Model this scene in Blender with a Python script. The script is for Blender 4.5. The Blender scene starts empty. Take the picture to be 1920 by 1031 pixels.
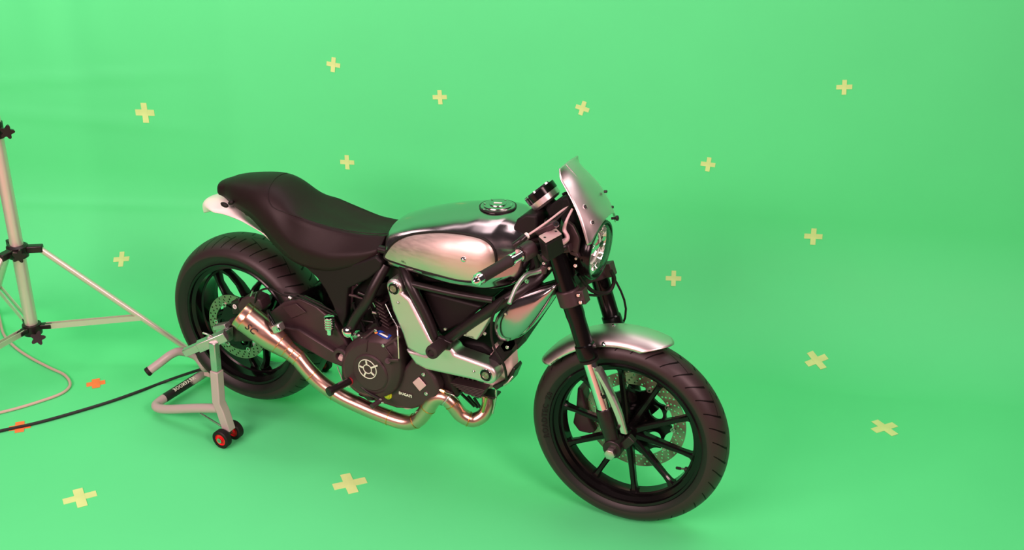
import bpy, math, random
import numpy as np
from mathutils import Vector, Matrix
from mathutils.bvhtree import BVHTree

random.seed(4)
PI = math.pi
S = bpy.context.scene
COL = S.collection

# ---------------------------------------------------------------- camera
CAM = np.array([2.392532501941664, -2.7839424101899404, 2.19750847392899])
AZ, EL, ROLL, FPX = 2.0248881171638806, -0.4366563395388204, 0.018726834434966064, 2082.714450217023
W, H = 1920, 1031
f_ = np.array([math.cos(EL)*math.cos(AZ), math.cos(EL)*math.sin(AZ), math.sin(EL)])
r_ = np.cross(f_, [0, 0, 1]); r_ /= np.linalg.norm(r_); u_ = np.cross(r_, f_)
R_ = math.cos(ROLL)*r_ + math.sin(ROLL)*u_
U_ = -math.sin(ROLL)*r_ + math.cos(ROLL)*u_
cam = bpy.data.cameras.new('camera'); camo = bpy.data.objects.new('camera', cam); COL.objects.link(camo)
camo.matrix_world = Matrix(((R_[0], U_[0], -f_[0], CAM[0]), (R_[1], U_[1], -f_[1], CAM[1]), (R_[2], U_[2], -f_[2], CAM[2]), (0, 0, 0, 1)))
cam.sensor_width = 36; cam.lens = FPX/W*36; cam.clip_start = .05; cam.clip_end = 60
S.camera = camo

# ---------------------------------------------------------------- world and light
wd = bpy.data.worlds.new('world'); S.world = wd; wd.use_nodes = True
wd.node_tree.nodes['Background'].inputs[0].default_value = (.9, .72, .74, 1)
wd.node_tree.nodes['Background'].inputs[1].default_value = .05
S.view_settings.view_transform = 'Standard'; S.view_settings.look = 'None'
S.view_settings.gamma = 1; S.view_settings.exposure = 0; S.view_settings.use_curve_mapping = False

def area(name, loc, target, size, size_y, power, col):
    l = bpy.data.lights.new(name, 'AREA'); l.shape = 'RECTANGLE'; l.size = size; l.size_y = size_y
    l.energy = power; l.color = col
    o = bpy.data.objects.new(name, l); COL.objects.link(o); o.location = loc
    o.rotation_euler = (Vector(target)-Vector(loc)).to_track_quat('-Z', 'Y').to_euler()
    return o
PINK = (1, .61, .62)
WARM = (1, .80, .81)
# wall axes: tw runs along the backdrop, nw points into it
hv = np.array([math.cos(AZ), math.sin(AZ), 0]); rv = np.array([math.sin(AZ), -math.cos(AZ), 0])
tv = rv-.15*hv; tv = tv/np.linalg.norm(tv); nv = np.array([-tv[1], tv[0], 0])
C0 = np.array([CAM[0], CAM[1], 0.])
def tn(t, n, z): return tuple(C0+t*tv+n*nv+np.array([0, 0, z]))
area('softbox_key', (4.2, -1.9, 3.0), (.9, 0, .5), 1.2, 1.2, 88, PINK)
area('key_boost_fill', (4.0, -2.2, 3.0), (.8, -.3, .3), 1.2, 1.2, 8, PINK).data.spread = math.radians(75)  # added narrow fill beside the key, fitted to the backdrop brightness
area('softbox_side', (0.0, -4.0, 2.6), (.3, -.6, .4), 2.8, 1.2, 210, PINK)
area('softbox_overhead', (-.1, .3, 4.4), (.0, .3, 0), 3.6, 1.4, 37, WARM)
area('softbox_overhead_right', (2.6, .6, 4.4), (2.2, .4, 0), 1.6, 1.4, 38, WARM)
area('backdrop_wash_left', tn(-2.9, 3.5, 2.0), tn(-2.7, 4.2, 1.1), 1.4, .4, 7, WARM)
area('backdrop_wash_middle', tn(-.9, 3.4, 2.3), tn(-.9, 4.2, 1.3), 2.6, .4, 7, WARM)

# ---------------------------------------------------------------- helpers
def ray(px, py):
    d = (px-W/2)/FPX*R_ - (py-H/2)/FPX*U_ + f_
    return d
def P(px, py, y):
    """the point in the bike plane y seen at a pixel"""
    d = ray(px, py); t = (y-CAM[1])/d[1]; q = CAM+t*d
    return (float(q[0]), float(y), float(q[2]))
def G(px, py, z=0.):
    d = ray(px, py); t = (z-CAM[2])/d[2]; q = CAM+t*d
    return (float(q[0]), float(q[1]), float(z))
def PL(lst, y):
    return [P(a[0], a[1], y if len(a) < 3 else a[2]) for a in lst]
def V(a): return np.array(a, float)
def nrm(a):
    a = V(a); n = np.linalg.norm(a); return a/n if n > 1e-12 else a
def frame(d):
    d = nrm(d); a = V((0, 0, 1)) if abs(d[2]) < .9 else V((1, 0, 0))
    u = nrm(np.cross(a, d)); v = np.cross(d, u); return u, v, d
def cr(pts, n=6, closed=False):
    """Catmull-Rom through points (any dimension)"""
    p = [V(q) for q in pts]; m = len(p); out = []
    rng = range(m if closed else m-1)
    for i in rng:
        if closed: a, b, c, d = p[i-1], p[i], p[(i+1) % m], p[(i+2) % m]
        else: a, b, c, d = p[max(i-1, 0)], p[i], p[i+1], p[min(i+2, m-1)]
        for k in range(n):
            t = k/n
            out.append(.5*((2*b)+(c-a)*t+(2*a-5*b+4*c-d)*t*t+(-a+3*b-3*c+d)*t**3))
    if not closed: out.append(p[-1])
    return out
def ipc(x, xs, ys):
    """smooth (Catmull-Rom style Hermite) 1-D interpolation"""
    xs = list(xs); ys = list(ys)
    if x <= xs[0]: return ys[0]
    if x >= xs[-1]: return ys[-1]
    i = max(j for j in range(len(xs)) if xs[j] <= x)
    def sl(j):
        if j == 0: return (ys[1]-ys[0])/(xs[1]-xs[0])
        if j == len(xs)-1: return (ys[-1]-ys[-2])/(xs[-1]-xs[-2])
        a = (ys[j]-ys[j-1])/(xs[j]-xs[j-1]); b = (ys[j+1]-ys[j])/(xs[j+1]-xs[j])
        return 0 if a*b <= 0 else 2*a*b/(a+b)
    h = xs[i+1]-xs[i]; t = (x-xs[i])/h
    return (2*t**3-3*t*t+1)*ys[i]+(t**3-2*t*t+t)*h*sl(i)+(-2*t**3+3*t*t)*ys[i+1]+(t**3-t*t)*h*sl(i+1)

class MB:
    def __init__(s): s.v = []; s.f = []
    def add(s, v, f):
        o = len(s.v); s.v += [tuple(float(c) for c in q) for q in v]; s.f += [tuple(i+o for i in q) for q in f]; return s
    def tube(s, path, r, n=14, caps=True, closed=False):
        p = [V(q) for q in path]; m = len(p)
        if not hasattr(r, '__len__'): r = [r]*m
        if len(r) != m: r = np.interp(np.linspace(0, 1, m), np.linspace(0, 1, len(r)), r)
        T = []
        for i in range(m):
            a = p[i-1] if (i > 0 or closed) else p[i]; b = p[(i+1) % m] if (i < m-1 or closed) else p[i]
            T.append(nrm(b-a))
        u, v, _ = frame(T[0]); vs = []
        for i in range(m):
            if i:
                u = u-T[i]*np.dot(u, T[i]); u = nrm(u)
            v = np.cross(T[i], u)
            for k in range(n):
                a = 2*PI*k/n; vs.append(p[i]+r[i]*(math.cos(a)*u+math.sin(a)*v))
        fs = []
        for i in range(m if closed else m-1):
            j = (i+1) % m
            for k in range(n):
                l = (k+1) % n; fs.append((i*n+k, i*n+l, j*n+l, j*n+k))
        if caps and not closed:
            fs.append(tuple(range(n))[::-1]); fs.append(tuple(range((m-1)*n, m*n)))
        return s.add(vs, fs)
    def lathe(s, prof, org, axis, n=32, caps=True, a0=0., a1=None, closedprof=False, uv=None):
        """prof: (radius, height along axis)"""
        org = V(org); u, v, d = frame(axis)
        if uv is not None: u, v = V(uv[0]), V(uv[1]); d = nrm(axis)
        full = a1 is None; cnt = n if full else n+1; vs = []
        for k in range(cnt):
            a = 2*PI*k/n if full else a0+(a1-a0)*k/n
            for (r, h) in prof: vs.append(org+r*(math.cos(a)*u+math.sin(a)*v)+h*d)
        m = len(prof); fs = []
        for k in range(n):
            l = (k+1) % cnt
            for i in range(m if closedprof else m-1):
                j = (i+1) % m; fs.append((k*m+i, l*m+i, l*m+j, k*m+j))
        if full and caps and not closedprof:
            fs.append(tuple(k*m for k in range(n))[::-1]); fs.append(tuple(k*m+m-1 for k in range(n)))
        if not full and closedprof:
            fs.append(tuple(range(m))); fs.append(tuple((cnt-1)*m+i for i in range(m))[::-1])
        return s.add(vs, fs)
    def cyl(s, a, b, r, n=24, r2=None, ch=0.):
        a, b = V(a), V(b); L = np.linalg.norm(b-a); r2 = r if r2 is None else r2
        pr = [(max(r-ch, 1e-4), 0), (r, ch), (r2, L-ch), (max(r2-ch, 1e-4), L)] if ch else [(r, 0), (r2, L)]
        return s.lathe(pr, a, b-a, n)
    def prism(s, out, dvec, ):
        """polygon (3-D points) swept by dvec"""
        a = [V(q) for q in out]; d = V(dvec); n = len(a)
        c = sum(a)/n; nn = np.zeros(3)
        for i in range(n): nn += np.cross(a[i]-c, a[(i+1) % n]-c)
        if np.dot(nn, d) > 0: a = a[::-1]
        vs = a+[q+d for q in a]
        fs = [tuple(range(n)), tuple(range(n, 2*n))[::-1]]+[(i+n, (i+1) % n+n, (i+1) % n, i) for i in range(n)]
        return s.add(vs, fs)
    def box(s, c, size, rot=None):
        c = V(c); M = np.eye(3) if rot is None else np.array(rot)
        vs = []
        for x in (-.5, .5):
            for y in (-.5, .5):
                for z in (-.5, .5): vs.append(c+M@(V((x, y, z))*V(size)))
        return s.add(vs, [(0, 1, 3, 2), (4, 6, 7, 5), (0, 4, 5, 1), (2, 3, 7, 6), (0, 2, 6, 4), (1, 5, 7, 3)])
    def bar(s, a, b, w, h, up=(0, 0, 1)):
        a, b = V(a), V(b); d = nrm(b-a); x = nrm(np.cross(up, d)); z = np.cross(d, x)
        return s.box((a+b)/2, (np.linalg.norm(b-a), w, h), np.array([d, x, z]).T)
    def loft(s, rings, caps=True, closed=True):
        m = len(rings); n = len(rings[0]); vs = [q for r in rings for q in r]; fs = []
        for i in range(m-1):
            for k in range(n if closed else n-1):
                l = (k+1) % n; fs.append((i*n+k, i*n+l, (i+1)*n+l, (i+1)*n+k))
        if caps and closed:
            fs.append(tuple(range(n))[::-1]); fs.append(tuple(range((m-1)*n, m*n)))
        return s.add(vs, fs)
    def sphere(s, c, r, n=16, m=8, sc=(1, 1, 1)):
        pr = [(max(math.sin(PI*i/m), 1e-3)*r, -math.cos(PI*i/m)*r) for i in range(m+1)]
        o = len(s.v); s.lathe(pr, (0, 0, 0), (0, 0, 1), n)
        for i in range(o, len(s.v)): s.v[i] = tuple(V(s.v[i])*V(sc)+V(c))
        return s

ORG = {}
def obj(name, mb, m, parent=None, bevel=0, sub=0, ang=35, solid=0, seg=2, org=None, kind=None, label=None):
    vs = np.array(mb.v)
    c = (vs.min(0)+vs.max(0))/2 if org is None else V(org)
    me = bpy.data.meshes.new(name)
    me.from_pydata([tuple(q) for q in (vs-c)], [], mb.f); me.update()
    me.validate()
    import bmesh
    bm = bmesh.new(); bm.from_mesh(me); bmesh.ops.recalc_face_normals(bm, faces=bm.faces); bm.to_mesh(me); bm.free()
    me.shade_smooth(); me.set_sharp_from_angle(angle=math.radians(ang))
    me.materials.append(m)
    o = bpy.data.objects.new(name, me); COL.objects.link(o)
    pc = ORG[parent.name] if parent is not None else np.zeros(3)
    o.location = tuple(c-pc); ORG[o.name] = c
    if parent is not None: o.parent = parent
    if solid:
        md = o.modifiers.new('solid', 'SOLIDIFY'); md.thickness = solid; md.offset = 0
    if bevel:
        md = o.modifiers.new('bevel', 'BEVEL'); md.width = bevel; md.segments = seg; md.limit_method = 'ANGLE'; md.angle_limit = math.radians(40)
        md.harden_normals = False
    if sub:
        md = o.modifiers.new('sub', 'SUBSURF'); md.levels = sub; md.render_levels = sub
    if kind: o['kind'] = kind
    if label: o['label'] = label
    return o
def empty(name, loc, label, cat, group=None):
    o = bpy.data.objects.new(name, None); COL.objects.link(o); o.location = loc; ORG[o.name] = V(loc)
    o.empty_display_size = .1
    tag(o, label, cat, group); return o
def tag(o, label, cat, group=None):
    o['label'] = label; o['category'] = cat
    if group: o['group'] = group
    return o

def flat(loops, depth, fn=None):
    """filled 2-D loops (outer + holes) extruded; fn maps (u,v,w) to 3-D"""
    cu = bpy.data.curves.new('tmp', 'CURVE'); cu.dimensions = '2D'; cu.fill_mode = 'BOTH'; cu.extrude = depth/2
    for lp in loops:
        sp = cu.splines.new('POLY'); sp.points.add(len(lp)-1)
        for i, q in enumerate(lp): sp.points[i].co = (q[0], q[1], 0, 1)
        sp.use_cyclic_u = True
    return curve_mb(cu, fn)
def curve_mb(cu, fn):
    o = bpy.data.objects.new('tmp', cu); COL.objects.link(o)
    dg = bpy.context.evaluated_depsgraph_get(); me = bpy.data.meshes.new_from_object(o.evaluated_get(dg))
    mb = MB(); vs = [tuple(v.co) for v in me.vertices]
    mb.add([fn(*q) if fn else q for q in vs], [tuple(p.vertices) for p in me.polygons])
    bpy.data.objects.remove(o); bpy.data.curves.remove(cu); bpy.data.meshes.remove(me)
    return mb
def text(body, size, fn, depth=.0006, bold=0., shear=0., space=1.):
    cu = bpy.data.curves.new('tmp', 'FONT'); cu.body = body; cu.size = size; cu.extrude = depth/2
    cu.offset = bold; cu.shear = shear; cu.align_x = 'CENTER'; cu.align_y = 'CENTER'; cu.space_character = space; cu.resolution_u = 3
    return curve_mb(cu, fn)
def plane_fn(o, u, v):
    """map text coords to a plane: origin o, text-right u, text-up v"""
    o = V(o); u = nrm(u); v = V(v); v = nrm(v-u*np.dot(v, u)); n = np.cross(u, v)
    return lambda a, b, c: tuple(o+a*u+b*v+c*n)
def circ2(cx, cy, r, n=24, ry=None, rot=0.):
    ry = r if ry is None else ry; out = []
    for k in range(n):
        a = 2*PI*k/n; x, y = r*math.cos(a), ry*math.sin(a)
        out.append((cx+x*math.cos(rot)-y*math.sin(rot), cy+x*math.sin(rot)+y*math.cos(rot)))
    return out

# ---------------------------------------------------------------- materials
def mat(name, col, metal=0., rough=.5, rvar=0., rscale=8., bump=0., bscale=200., coat=0., spec=.5, cvar=0., stretch=None, trans=0., ior=1.45, alpha=1., sss=0.):
    m = bpy.data.materials.new(name); m.use_nodes = True; nt = m.node_tree; b = nt.nodes['Principled BSDF']
    b.inputs['Base Color'].default_value = (*col, 1); b.inputs['Metallic'].default_value = metal
    b.inputs['Roughness'].default_value = rough; b.inputs['Coat Weight'].default_value = coat
    b.inputs['Specular IOR Level'].default_value = spec; b.inputs['Transmission Weight'].default_value = trans
    b.inputs['IOR'].default_value = ior; b.inputs['Alpha'].default_value = alpha
    if sss:
        b.inputs['Subsurface Weight'].default_value = sss; b.inputs['Subsurface Radius'].default_value = (.02, .02, .02)
    tc = nt.nodes.new('ShaderNodeTexCoord'); mp = nt.nodes.new('ShaderNodeMapping'); nt.links.new(tc.outputs['Object'], mp.inputs[0])
    if stretch: mp.inputs['Scale'].default_value = stretch
    if rvar or cvar:
        nz = nt.nodes.new('ShaderNodeTexNoise'); nz.inputs['Scale'].default_value = rscale; nz.inputs['Detail'].default_value = 4
        nt.links.new(mp.outputs[0], nz.inputs[0])
        if rvar:
            mr = nt.nodes.new('ShaderNodeMapRange'); mr.inputs[1].default_value = .3; mr.inputs[2].default_value = .7
            mr.inputs[3].default_value = max(rough-rvar, .02); mr.inputs[4].default_value = rough+rvar
            nt.links.new(nz.outputs[0], mr.inputs[0]); nt.links.new(mr.outputs[0], b.inputs['Roughness'])
        if cvar:
            mx = nt.nodes.new('ShaderNodeMix'); mx.data_type = 'RGBA'
            mx.inputs[6].default_value = (*[c*(1-cvar) for c in col], 1); mx.inputs[7].default_value = (*[min(c*(1+cvar), 1) for c in col], 1)
            nt.links.new(nz.outputs[0], mx.inputs[0]); nt.links.new(mx.outputs[2], b.inputs['Base Color'])
    if bump:
        n2 = nt.nodes.new('ShaderNodeTexNoise'); n2.inputs['Scale'].default_value = bscale; n2.inputs['Detail'].default_value = 3
        nt.links.new(mp.outputs[0], n2.inputs[0]); bp = nt.nodes.new('ShaderNodeBump'); bp.inputs['Strength'].default_value = bump
        bp.inputs['Distance'].default_value = .001; nt.links.new(n2.outputs[0], bp.inputs['Height']); nt.links.new(bp.outputs[0], b.inputs['Normal'])
    return m
def srgb(r, g, b):
    return tuple(((c/255)/12.92 if c/255 <= .04045 else ((c/255+.055)/1.055)**2.4) for c in (r, g, b))

M = {}
M['green'] = mat('chroma_green_paint', (.108, .80, .285), rough=.6, rvar=.08, rscale=3, cvar=.03, spec=.25)
M['studio'] = mat('warm_studio_floor', (.62, .40, .28), rough=.5, cvar=.08, rscale=2)
M['tape'] = mat('pale_yellow_tape', (.62, .93, .32), rough=.6, cvar=.25, rscale=14)
M['orange'] = mat('orange_tape', (.95, .22, .06), rough=.55, cvar=.1, rscale=20)
M['leather'] = mat('black_leather', (.012, .006, .0065), rough=.5, rvar=.05, bump=.2, bscale=500, spec=.28)
M['rubber'] = mat('black_rubber', (.009, .007, .007), rough=.55, spec=.3)
M['grip'] = mat('grip_rubber', (.018, .010, .011), rough=.65, bump=.4, bscale=900)
M['gloss'] = mat('gloss_black', (.004, .0037, .004), rough=.17, spec=.32)
M['satin'] = mat('satin_black_metal', (.011, .007, .008), rough=.36, rvar=.05)
M['matte'] = mat('matte_black_plastic', (.0085, .006, .0065), rough=.55, bump=.12, bscale=600, spec=.28)
M['dark'] = mat('dark_plastic', (.006, .005, .0055), rough=.6, spec=.25)
M['mag'] = mat('charcoal_magnesium', (.050, .030, .034), metal=.3, rough=.45, bump=.15, bscale=500)
M['tank'] = mat('polished_aluminium', (.46, .42, .43), metal=1, rough=.17, rvar=.05, rscale=5, stretch=(1, 4, 4))
M['brushed'] = mat('brushed_aluminium', (.74, .64, .58), metal=1, rough=.46, rvar=.05, rscale=10, bump=.05, bscale=300, stretch=(1, 12, 12))
M['alu'] = mat('satin_aluminium', (.72, .67, .66), metal=1, rough=.38, rvar=.04, bump=.05, bscale=400)
M['cast'] = mat('cast_aluminium', (.62, .45, .45), metal=.2, rough=.5, bump=.4, bscale=260)
M['chrome'] = mat('chrome', (.85, .84, .84), metal=1, rough=.07)
M['steel'] = mat('zinc_steel', (.6, .59, .56), metal=1, rough=.3, rvar=.1, rscale=30)
M['pipe'] = mat('exhaust_steel', (.68, .46, .37), metal=1, rough=.28)
M['weld'] = mat('gold_weld', (.75, .42, .14), metal=1, rough=.28, cvar=.3, rscale=60)
M['disc'] = mat('brake_disc_steel', (.36, .31, .26), metal=1, rough=.36, rvar=.08, rscale=40)
M['glass'] = mat('clear_glass', (1, 1, 1), rough=.0, trans=1, ior=1.18)
def thin_glass():
    m = bpy.data.materials.new('clear_glass'); m.use_nodes = True; nt = m.node_tree; nt.nodes.clear()
    o = nt.nodes.new('ShaderNodeOutputMaterial'); mx = nt.nodes.new('ShaderNodeMixShader'); lw = nt.nodes.new('ShaderNodeLayerWeight'); pw = nt.nodes.new('ShaderNodeMath'); pw.operation = 'POWER'; pw.inputs[1].default_value = 4; nt.links.new(lw.outputs['Facing'], pw.inputs[0]); fr = nt.nodes.new('ShaderNodeMath'); fr.operation = 'MULTIPLY_ADD'; fr.inputs[1].default_value = .4; fr.inputs[2].default_value = .03; nt.links.new(pw.outputs[0], fr.inputs[0])
    tr = nt.nodes.new('ShaderNodeBsdfTransparent'); gl = nt.nodes.new('ShaderNodeBsdfGlossy'); gl.inputs['Roughness'].default_value = .02
    nt.links.new(fr.outputs[0], mx.inputs[0]); nt.links.new(tr.outputs[0], mx.inputs[1]); nt.links.new(gl.outputs[0], mx.inputs[2]); nt.links.new(mx.outputs[0], o.inputs[0])
    return m
M['glass'] = thin_glass()
M['reflector'] = mat('bright_reflector', (.9, .85, .85), metal=1, rough=.22)
M['white'] = mat('translucent_white_plastic', (.86, .86, .80), rough=.35, sss=.4, coat=.3)
M['grey'] = mat('grey_powder_coat', (.42, .38, .36), rough=.4, rvar=.06, rscale=30)
M['galv'] = mat('galvanised_steel', (.56, .55, .54), metal=.9, rough=.33, rvar=.1, rscale=25, cvar=.12)
M['red'] = mat('red_plastic', (.72, .015, .02), rough=.35)
M['redm'] = mat('red_anodised', (.6, .03, .05), metal=.6, rough=.35)
M['blue'] = mat('blue_sticker', (.01, .06, .42), rough=.35)
M['stor'] = mat('orange_sticker', (.95, .3, .05), rough=.4)
M['stwh'] = mat('white_print', (.85, .85, .82), rough=.45)
M['prgr'] = mat('pale_print', (.62, .74, .58), rough=.45)
M['black'] = mat('black_print', (.012, .012, .012), rough=.5)
M['amber'] = mat('yellow_green_plastic', (.45, .55, .02), rough=.35)
M['cable'] = mat('beige_cable', (.55, .42, .36), rough=.45)
M['bcable'] = mat('black_cable', (.015, .014, .015), rough=.4)
M['stand'] = mat('anodised_aluminium_tube', (.72, .64, .58), metal=.6, rough=.36)
M['brass'] = mat('brass', (.7, .48, .2), metal=1, rough=.3)
M['indic'] = mat('amber_edge', (.45, .10, .04), rough=.3)

def tread(name, R, hw, N, twist, edge):
    """rubber with curved grooves cut over the crown (object origin is the wheel centre, y is the axle)"""
    m = bpy.data.materials.new(name); m.use_nodes = True; nt = m.node_tree; L = nt.links.new; b = nt.nodes['Principled BSDF']
    def mt(op, a, c=None, d=None):
        n = nt.nodes.new('ShaderNodeMath'); n.operation = op
        for i, q in enumerate((a, c, d)):
            if q is None: continue
            if hasattr(q, 'links'): L(q, n.inputs[i])
            else: n.inputs[i].default_value = q
        return n.outputs[0]
    tc = nt.nodes.new('ShaderNodeTexCoord'); sx = nt.nodes.new('ShaderNodeSeparateXYZ'); L(tc.outputs['Object'], sx.inputs[0])
    x, y, z = sx.outputs
    th = mt('DIVIDE', mt('ARCTAN2', z, x), 2*PI)
    a = mt('DIVIDE', mt('ABSOLUTE', y), hw)
    sg = mt('MULTIPLY', mt('SIGN', y), .5)
    a2 = mt('POWER', a, 1.6)
    ph = mt('ADD', mt('MULTIPLY', th, N), mt('ADD', mt('MULTIPLY', a2, twist), sg))
    fr = mt('FRACT', ph)
    w = mt('MULTIPLY', mt('SUBTRACT', 1.5, a), .125)
    g = mt('LESS_THAN', fr, w)
    g = mt('MULTIPLY', g, mt('MULTIPLY', mt('GREATER_THAN', a, .18), mt('LESS_THAN', a, edge)))
    # short branch grooves on every third arc
    ph2 = mt('ADD', mt('MULTIPLY', th, N/3.), mt('ADD', mt('MULTIPLY', a, 1.6), sg))
    f2 = mt('FRACT', ph2)
    g2 = mt('MULTIPLY', mt('LESS_THAN', f2, .045), mt('MULTIPLY', mt('GREATER_THAN', a, .05), mt('LESS_THAN', a, .38)))
    g = mt('MAXIMUM', g, g2)
    rr = mt('SQRT', mt('ADD', mt('MULTIPLY', x, x), mt('MULTIPLY', z, z)))
    g = mt('MULTIPLY', g, mt('GREATER_THAN', rr, R-.045))
    # sidewall is smoother and darker than the tread
    sw = mt('GREATER_THAN', rr, R-.05)
    mx = nt.nodes.new('ShaderNodeMix'); mx.data_type = 'RGBA'; L(sw, mx.inputs[0])
    mx.inputs[6].default_value = (.007, .0055, .006, 1); mx.inputs[7].default_value = (.024, .014, .0155, 1)
    m2 = nt.nodes.new('ShaderNodeMix'); m2.data_type = 'RGBA'; L(g, m2.inputs[0]); L(mx.outputs[2], m2.inputs[6]); m2.inputs[7].default_value = (.005, .004, .004, 1)
    L(m2.outputs[2], b.inputs['Base Color']); b.inputs['Roughness'].default_value = .47; b.inputs['Specular IOR Level'].default_value = .4
    L(mt('MULTIPLY', mt('SUBTRACT', 1.2, g), .35), b.inputs['Specular IOR Level'])
    bp = nt.nodes.new('ShaderNodeBump'); bp.inputs['Strength'].default_value = .8; bp.inputs['Distance'].default_value = .003; bp.invert = True
    L(g, bp.inputs['Height']); L(bp.outputs[0], b.inputs['Normal'])
    return m
M['tread_front'] = tread('front_tyre_rubber', .3166, .056, 38, -1.1, .86)
M['tread_rear'] = tread('rear_tyre_rubber', .3155, .09, 44, -.9, .84)

# ---------------------------------------------------------------- backdrop (cyclorama)
N0, RAD, WH = 3.84, .50, 3.1
def cyc(t, s):
    """point of the backdrop: t along the wall, s arc length from behind the camera"""
    if s < N0: n, z = s, 0
    elif s < N0+RAD*PI/2:
        a = (s-N0)/RAD; n, z = N0+RAD*math.sin(a), RAD*(1-math.cos(a))
    else: n, z = N0+RAD, RAD+(s-N0-RAD*PI/2)
    # cloth seams and creases near the left end of the sheet
    p = C0+t*tv+n*nv+V((0, 0, z))
    e = min(1, max(0, (-1.75-t)/.7)); e = e*e*(3-2*e)
    if e > 0 and s > N0-.4:
        a = min(max((s-N0)/RAD, 0), PI/2); nn = -math.sin(a)*nv+V((0, 0, math.cos(a)))
        up = min(1, max(0, (z-.9)/.5))
        d_ = .010*up*math.sin(t*23+1.5*math.sin(z*2.1))*(.5+.5*math.sin(t*7.3+z*1.3))
        d_ += .006*math.exp(-((z-.95-.10*(t+2.2))/.018)**2)+.005*math.exp(-((z-.72+.02*(t+2.2))/.02)**2)+.005*math.exp(-((z-.36-.05*(t+2.2))/.02)**2)
        p = p+nn*d_*e
    return p
def sheet(s0, s1, ns, t0, t1, nt_):
    mb = MB(); vs = []; fs = []
    for i in range(ns+1):
        for j in range(nt_+1):
            vs.append(cyc(t0+(t1-t0)*j/nt_, s0+(s1-s0)*i/ns))
    for i in range(ns):
        for j in range(nt_):
            a = i*(nt_+1)+j; fs.append((a, a+1, a+nt_+2, a+nt_+1))
    mb.add(vs, fs); return mb
T0, T1 = -4.2, 3.6
fl = sheet(1.98, N0, 2, T0, T1, 2); obj('floor', fl, M['green'], kind='structure')
obj('floor', sheet(-3.0, 1.98, 2, T0, T1, 2), M['studio'], kind='structure')
wl = sheet(N0, N0+RAD*PI/2, 60, T0, T1, 300)
w2 = sheet(N0+RAD*PI/2, N0+RAD*PI/2+WH-RAD, 90, T0, T1, 300); o = len(wl.v); wl.v += w2.v; wl.f += [tuple(i+o for i in f) for f in w2.f]
obj('wall_back', wl, M['green'], kind='structure')
CYC = BVHTree.FromPolygons(fl.v+wl.v, fl.f+[tuple(i+len(fl.v) for i in f) for f in wl.f])
def hit(px, py, bvh=CYC):
    d = Vector(ray(px, py)).normalized(); loc, n, i, dist = bvh.ray_cast(Vector(CAM), d)
    if loc is None: return None
    if n.dot(d) > 0: n = -n
    return V(loc), V(n)
def bvh_of(mb): return BVHTree.FromPolygons(mb.v, mb.f)

def cross(px, py, wpx, rot, m, name, label, group=None, aw=.30, jag=0.):
    h = hit(px, py)
    p, n = h; dist = np.dot(p-CAM, f_)
    L = wpx*dist/FPX/2
    u = nrm(R_-n*np.dot(R_, n)); v = nrm(np.cross(n, u))
    c, s = math.cos(math.radians(rot)), math.sin(math.radians(rot))
    w = L*aw
    pts = [(-L, -w), (-w, -w), (-w, -L), (w, -L), (w, -w), (L, -w), (L, w), (w, w), (w, L), (-w, L), (-w, w), (-L, w)]
    if jag: pts = [(a+random.uniform(-jag, jag)*L, b+random.uniform(-jag, jag)*L) for a, b in pts]
    q = [p+n*.0012+(a*c-b*s)*u+(a*s+b*c)*v for a, b in pts]
    # follow the curve of the backdrop: subdivide arms and re-seat them on the surface
    mb = MB()
    cen = (-w, w)
    def strip(du, dv, l0, l1):
        k = 6; top = []
        for i in range(k+1):
            t = l0+(l1-l0)*i/k
            for e in (-w, w):
                a = du*t+(-dv)*e; b = dv*t+du*e
                top.append(p+(a*c-b*s)*u+(a*s+b*c)*v)
        out = []
        for q_ in top:
            loc, nn, i_, d_ = CYC.find_nearest(Vector(q_)); nn = V(nn)
            if np.dot(nn, n) < 0: nn = -nn
            out.append((V(loc), nn))
        vs = [a_+b_*.0016 for a_, b_ in out]+[a_+b_*.0002 for a_, b_ in out]
        fs = []; K = len(top)
        for i in range(k):
            fs.append((2*i, 2*i+1, 2*i+3, 2*i+2)); fs.append((K+2*i, K+2*i+2, K+2*i+3, K+2*i+1))
            fs.append((2*i, 2*i+2, K+2*i+2, K+2*i)); fs.append((2*i+1, K+2*i+1, K+2*i+3, 2*i+3))
        fs += [(0, K, K+1, 1), (K-2, K-1, 2*K-1, 2*K-2)]
        mb.add(vs, fs)
    j = lambda: 1+random.uniform(-.05, .05)
    strip(1, 0, -L*j(), L*j()); n = n*1.0
    o_ = len(mb.v); strip(0, 1, -L*j(), L*j())
    for i in range(o_, len(mb.v)): mb.v[i] = tuple(V(mb.v[i])+n*.0006)
    tag(obj(name, mb, m), label, 'tape marker', group)
GW = 'yellow tape crosses on the green backdrop'; GO = 'orange tape crosses on the floor'
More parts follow.
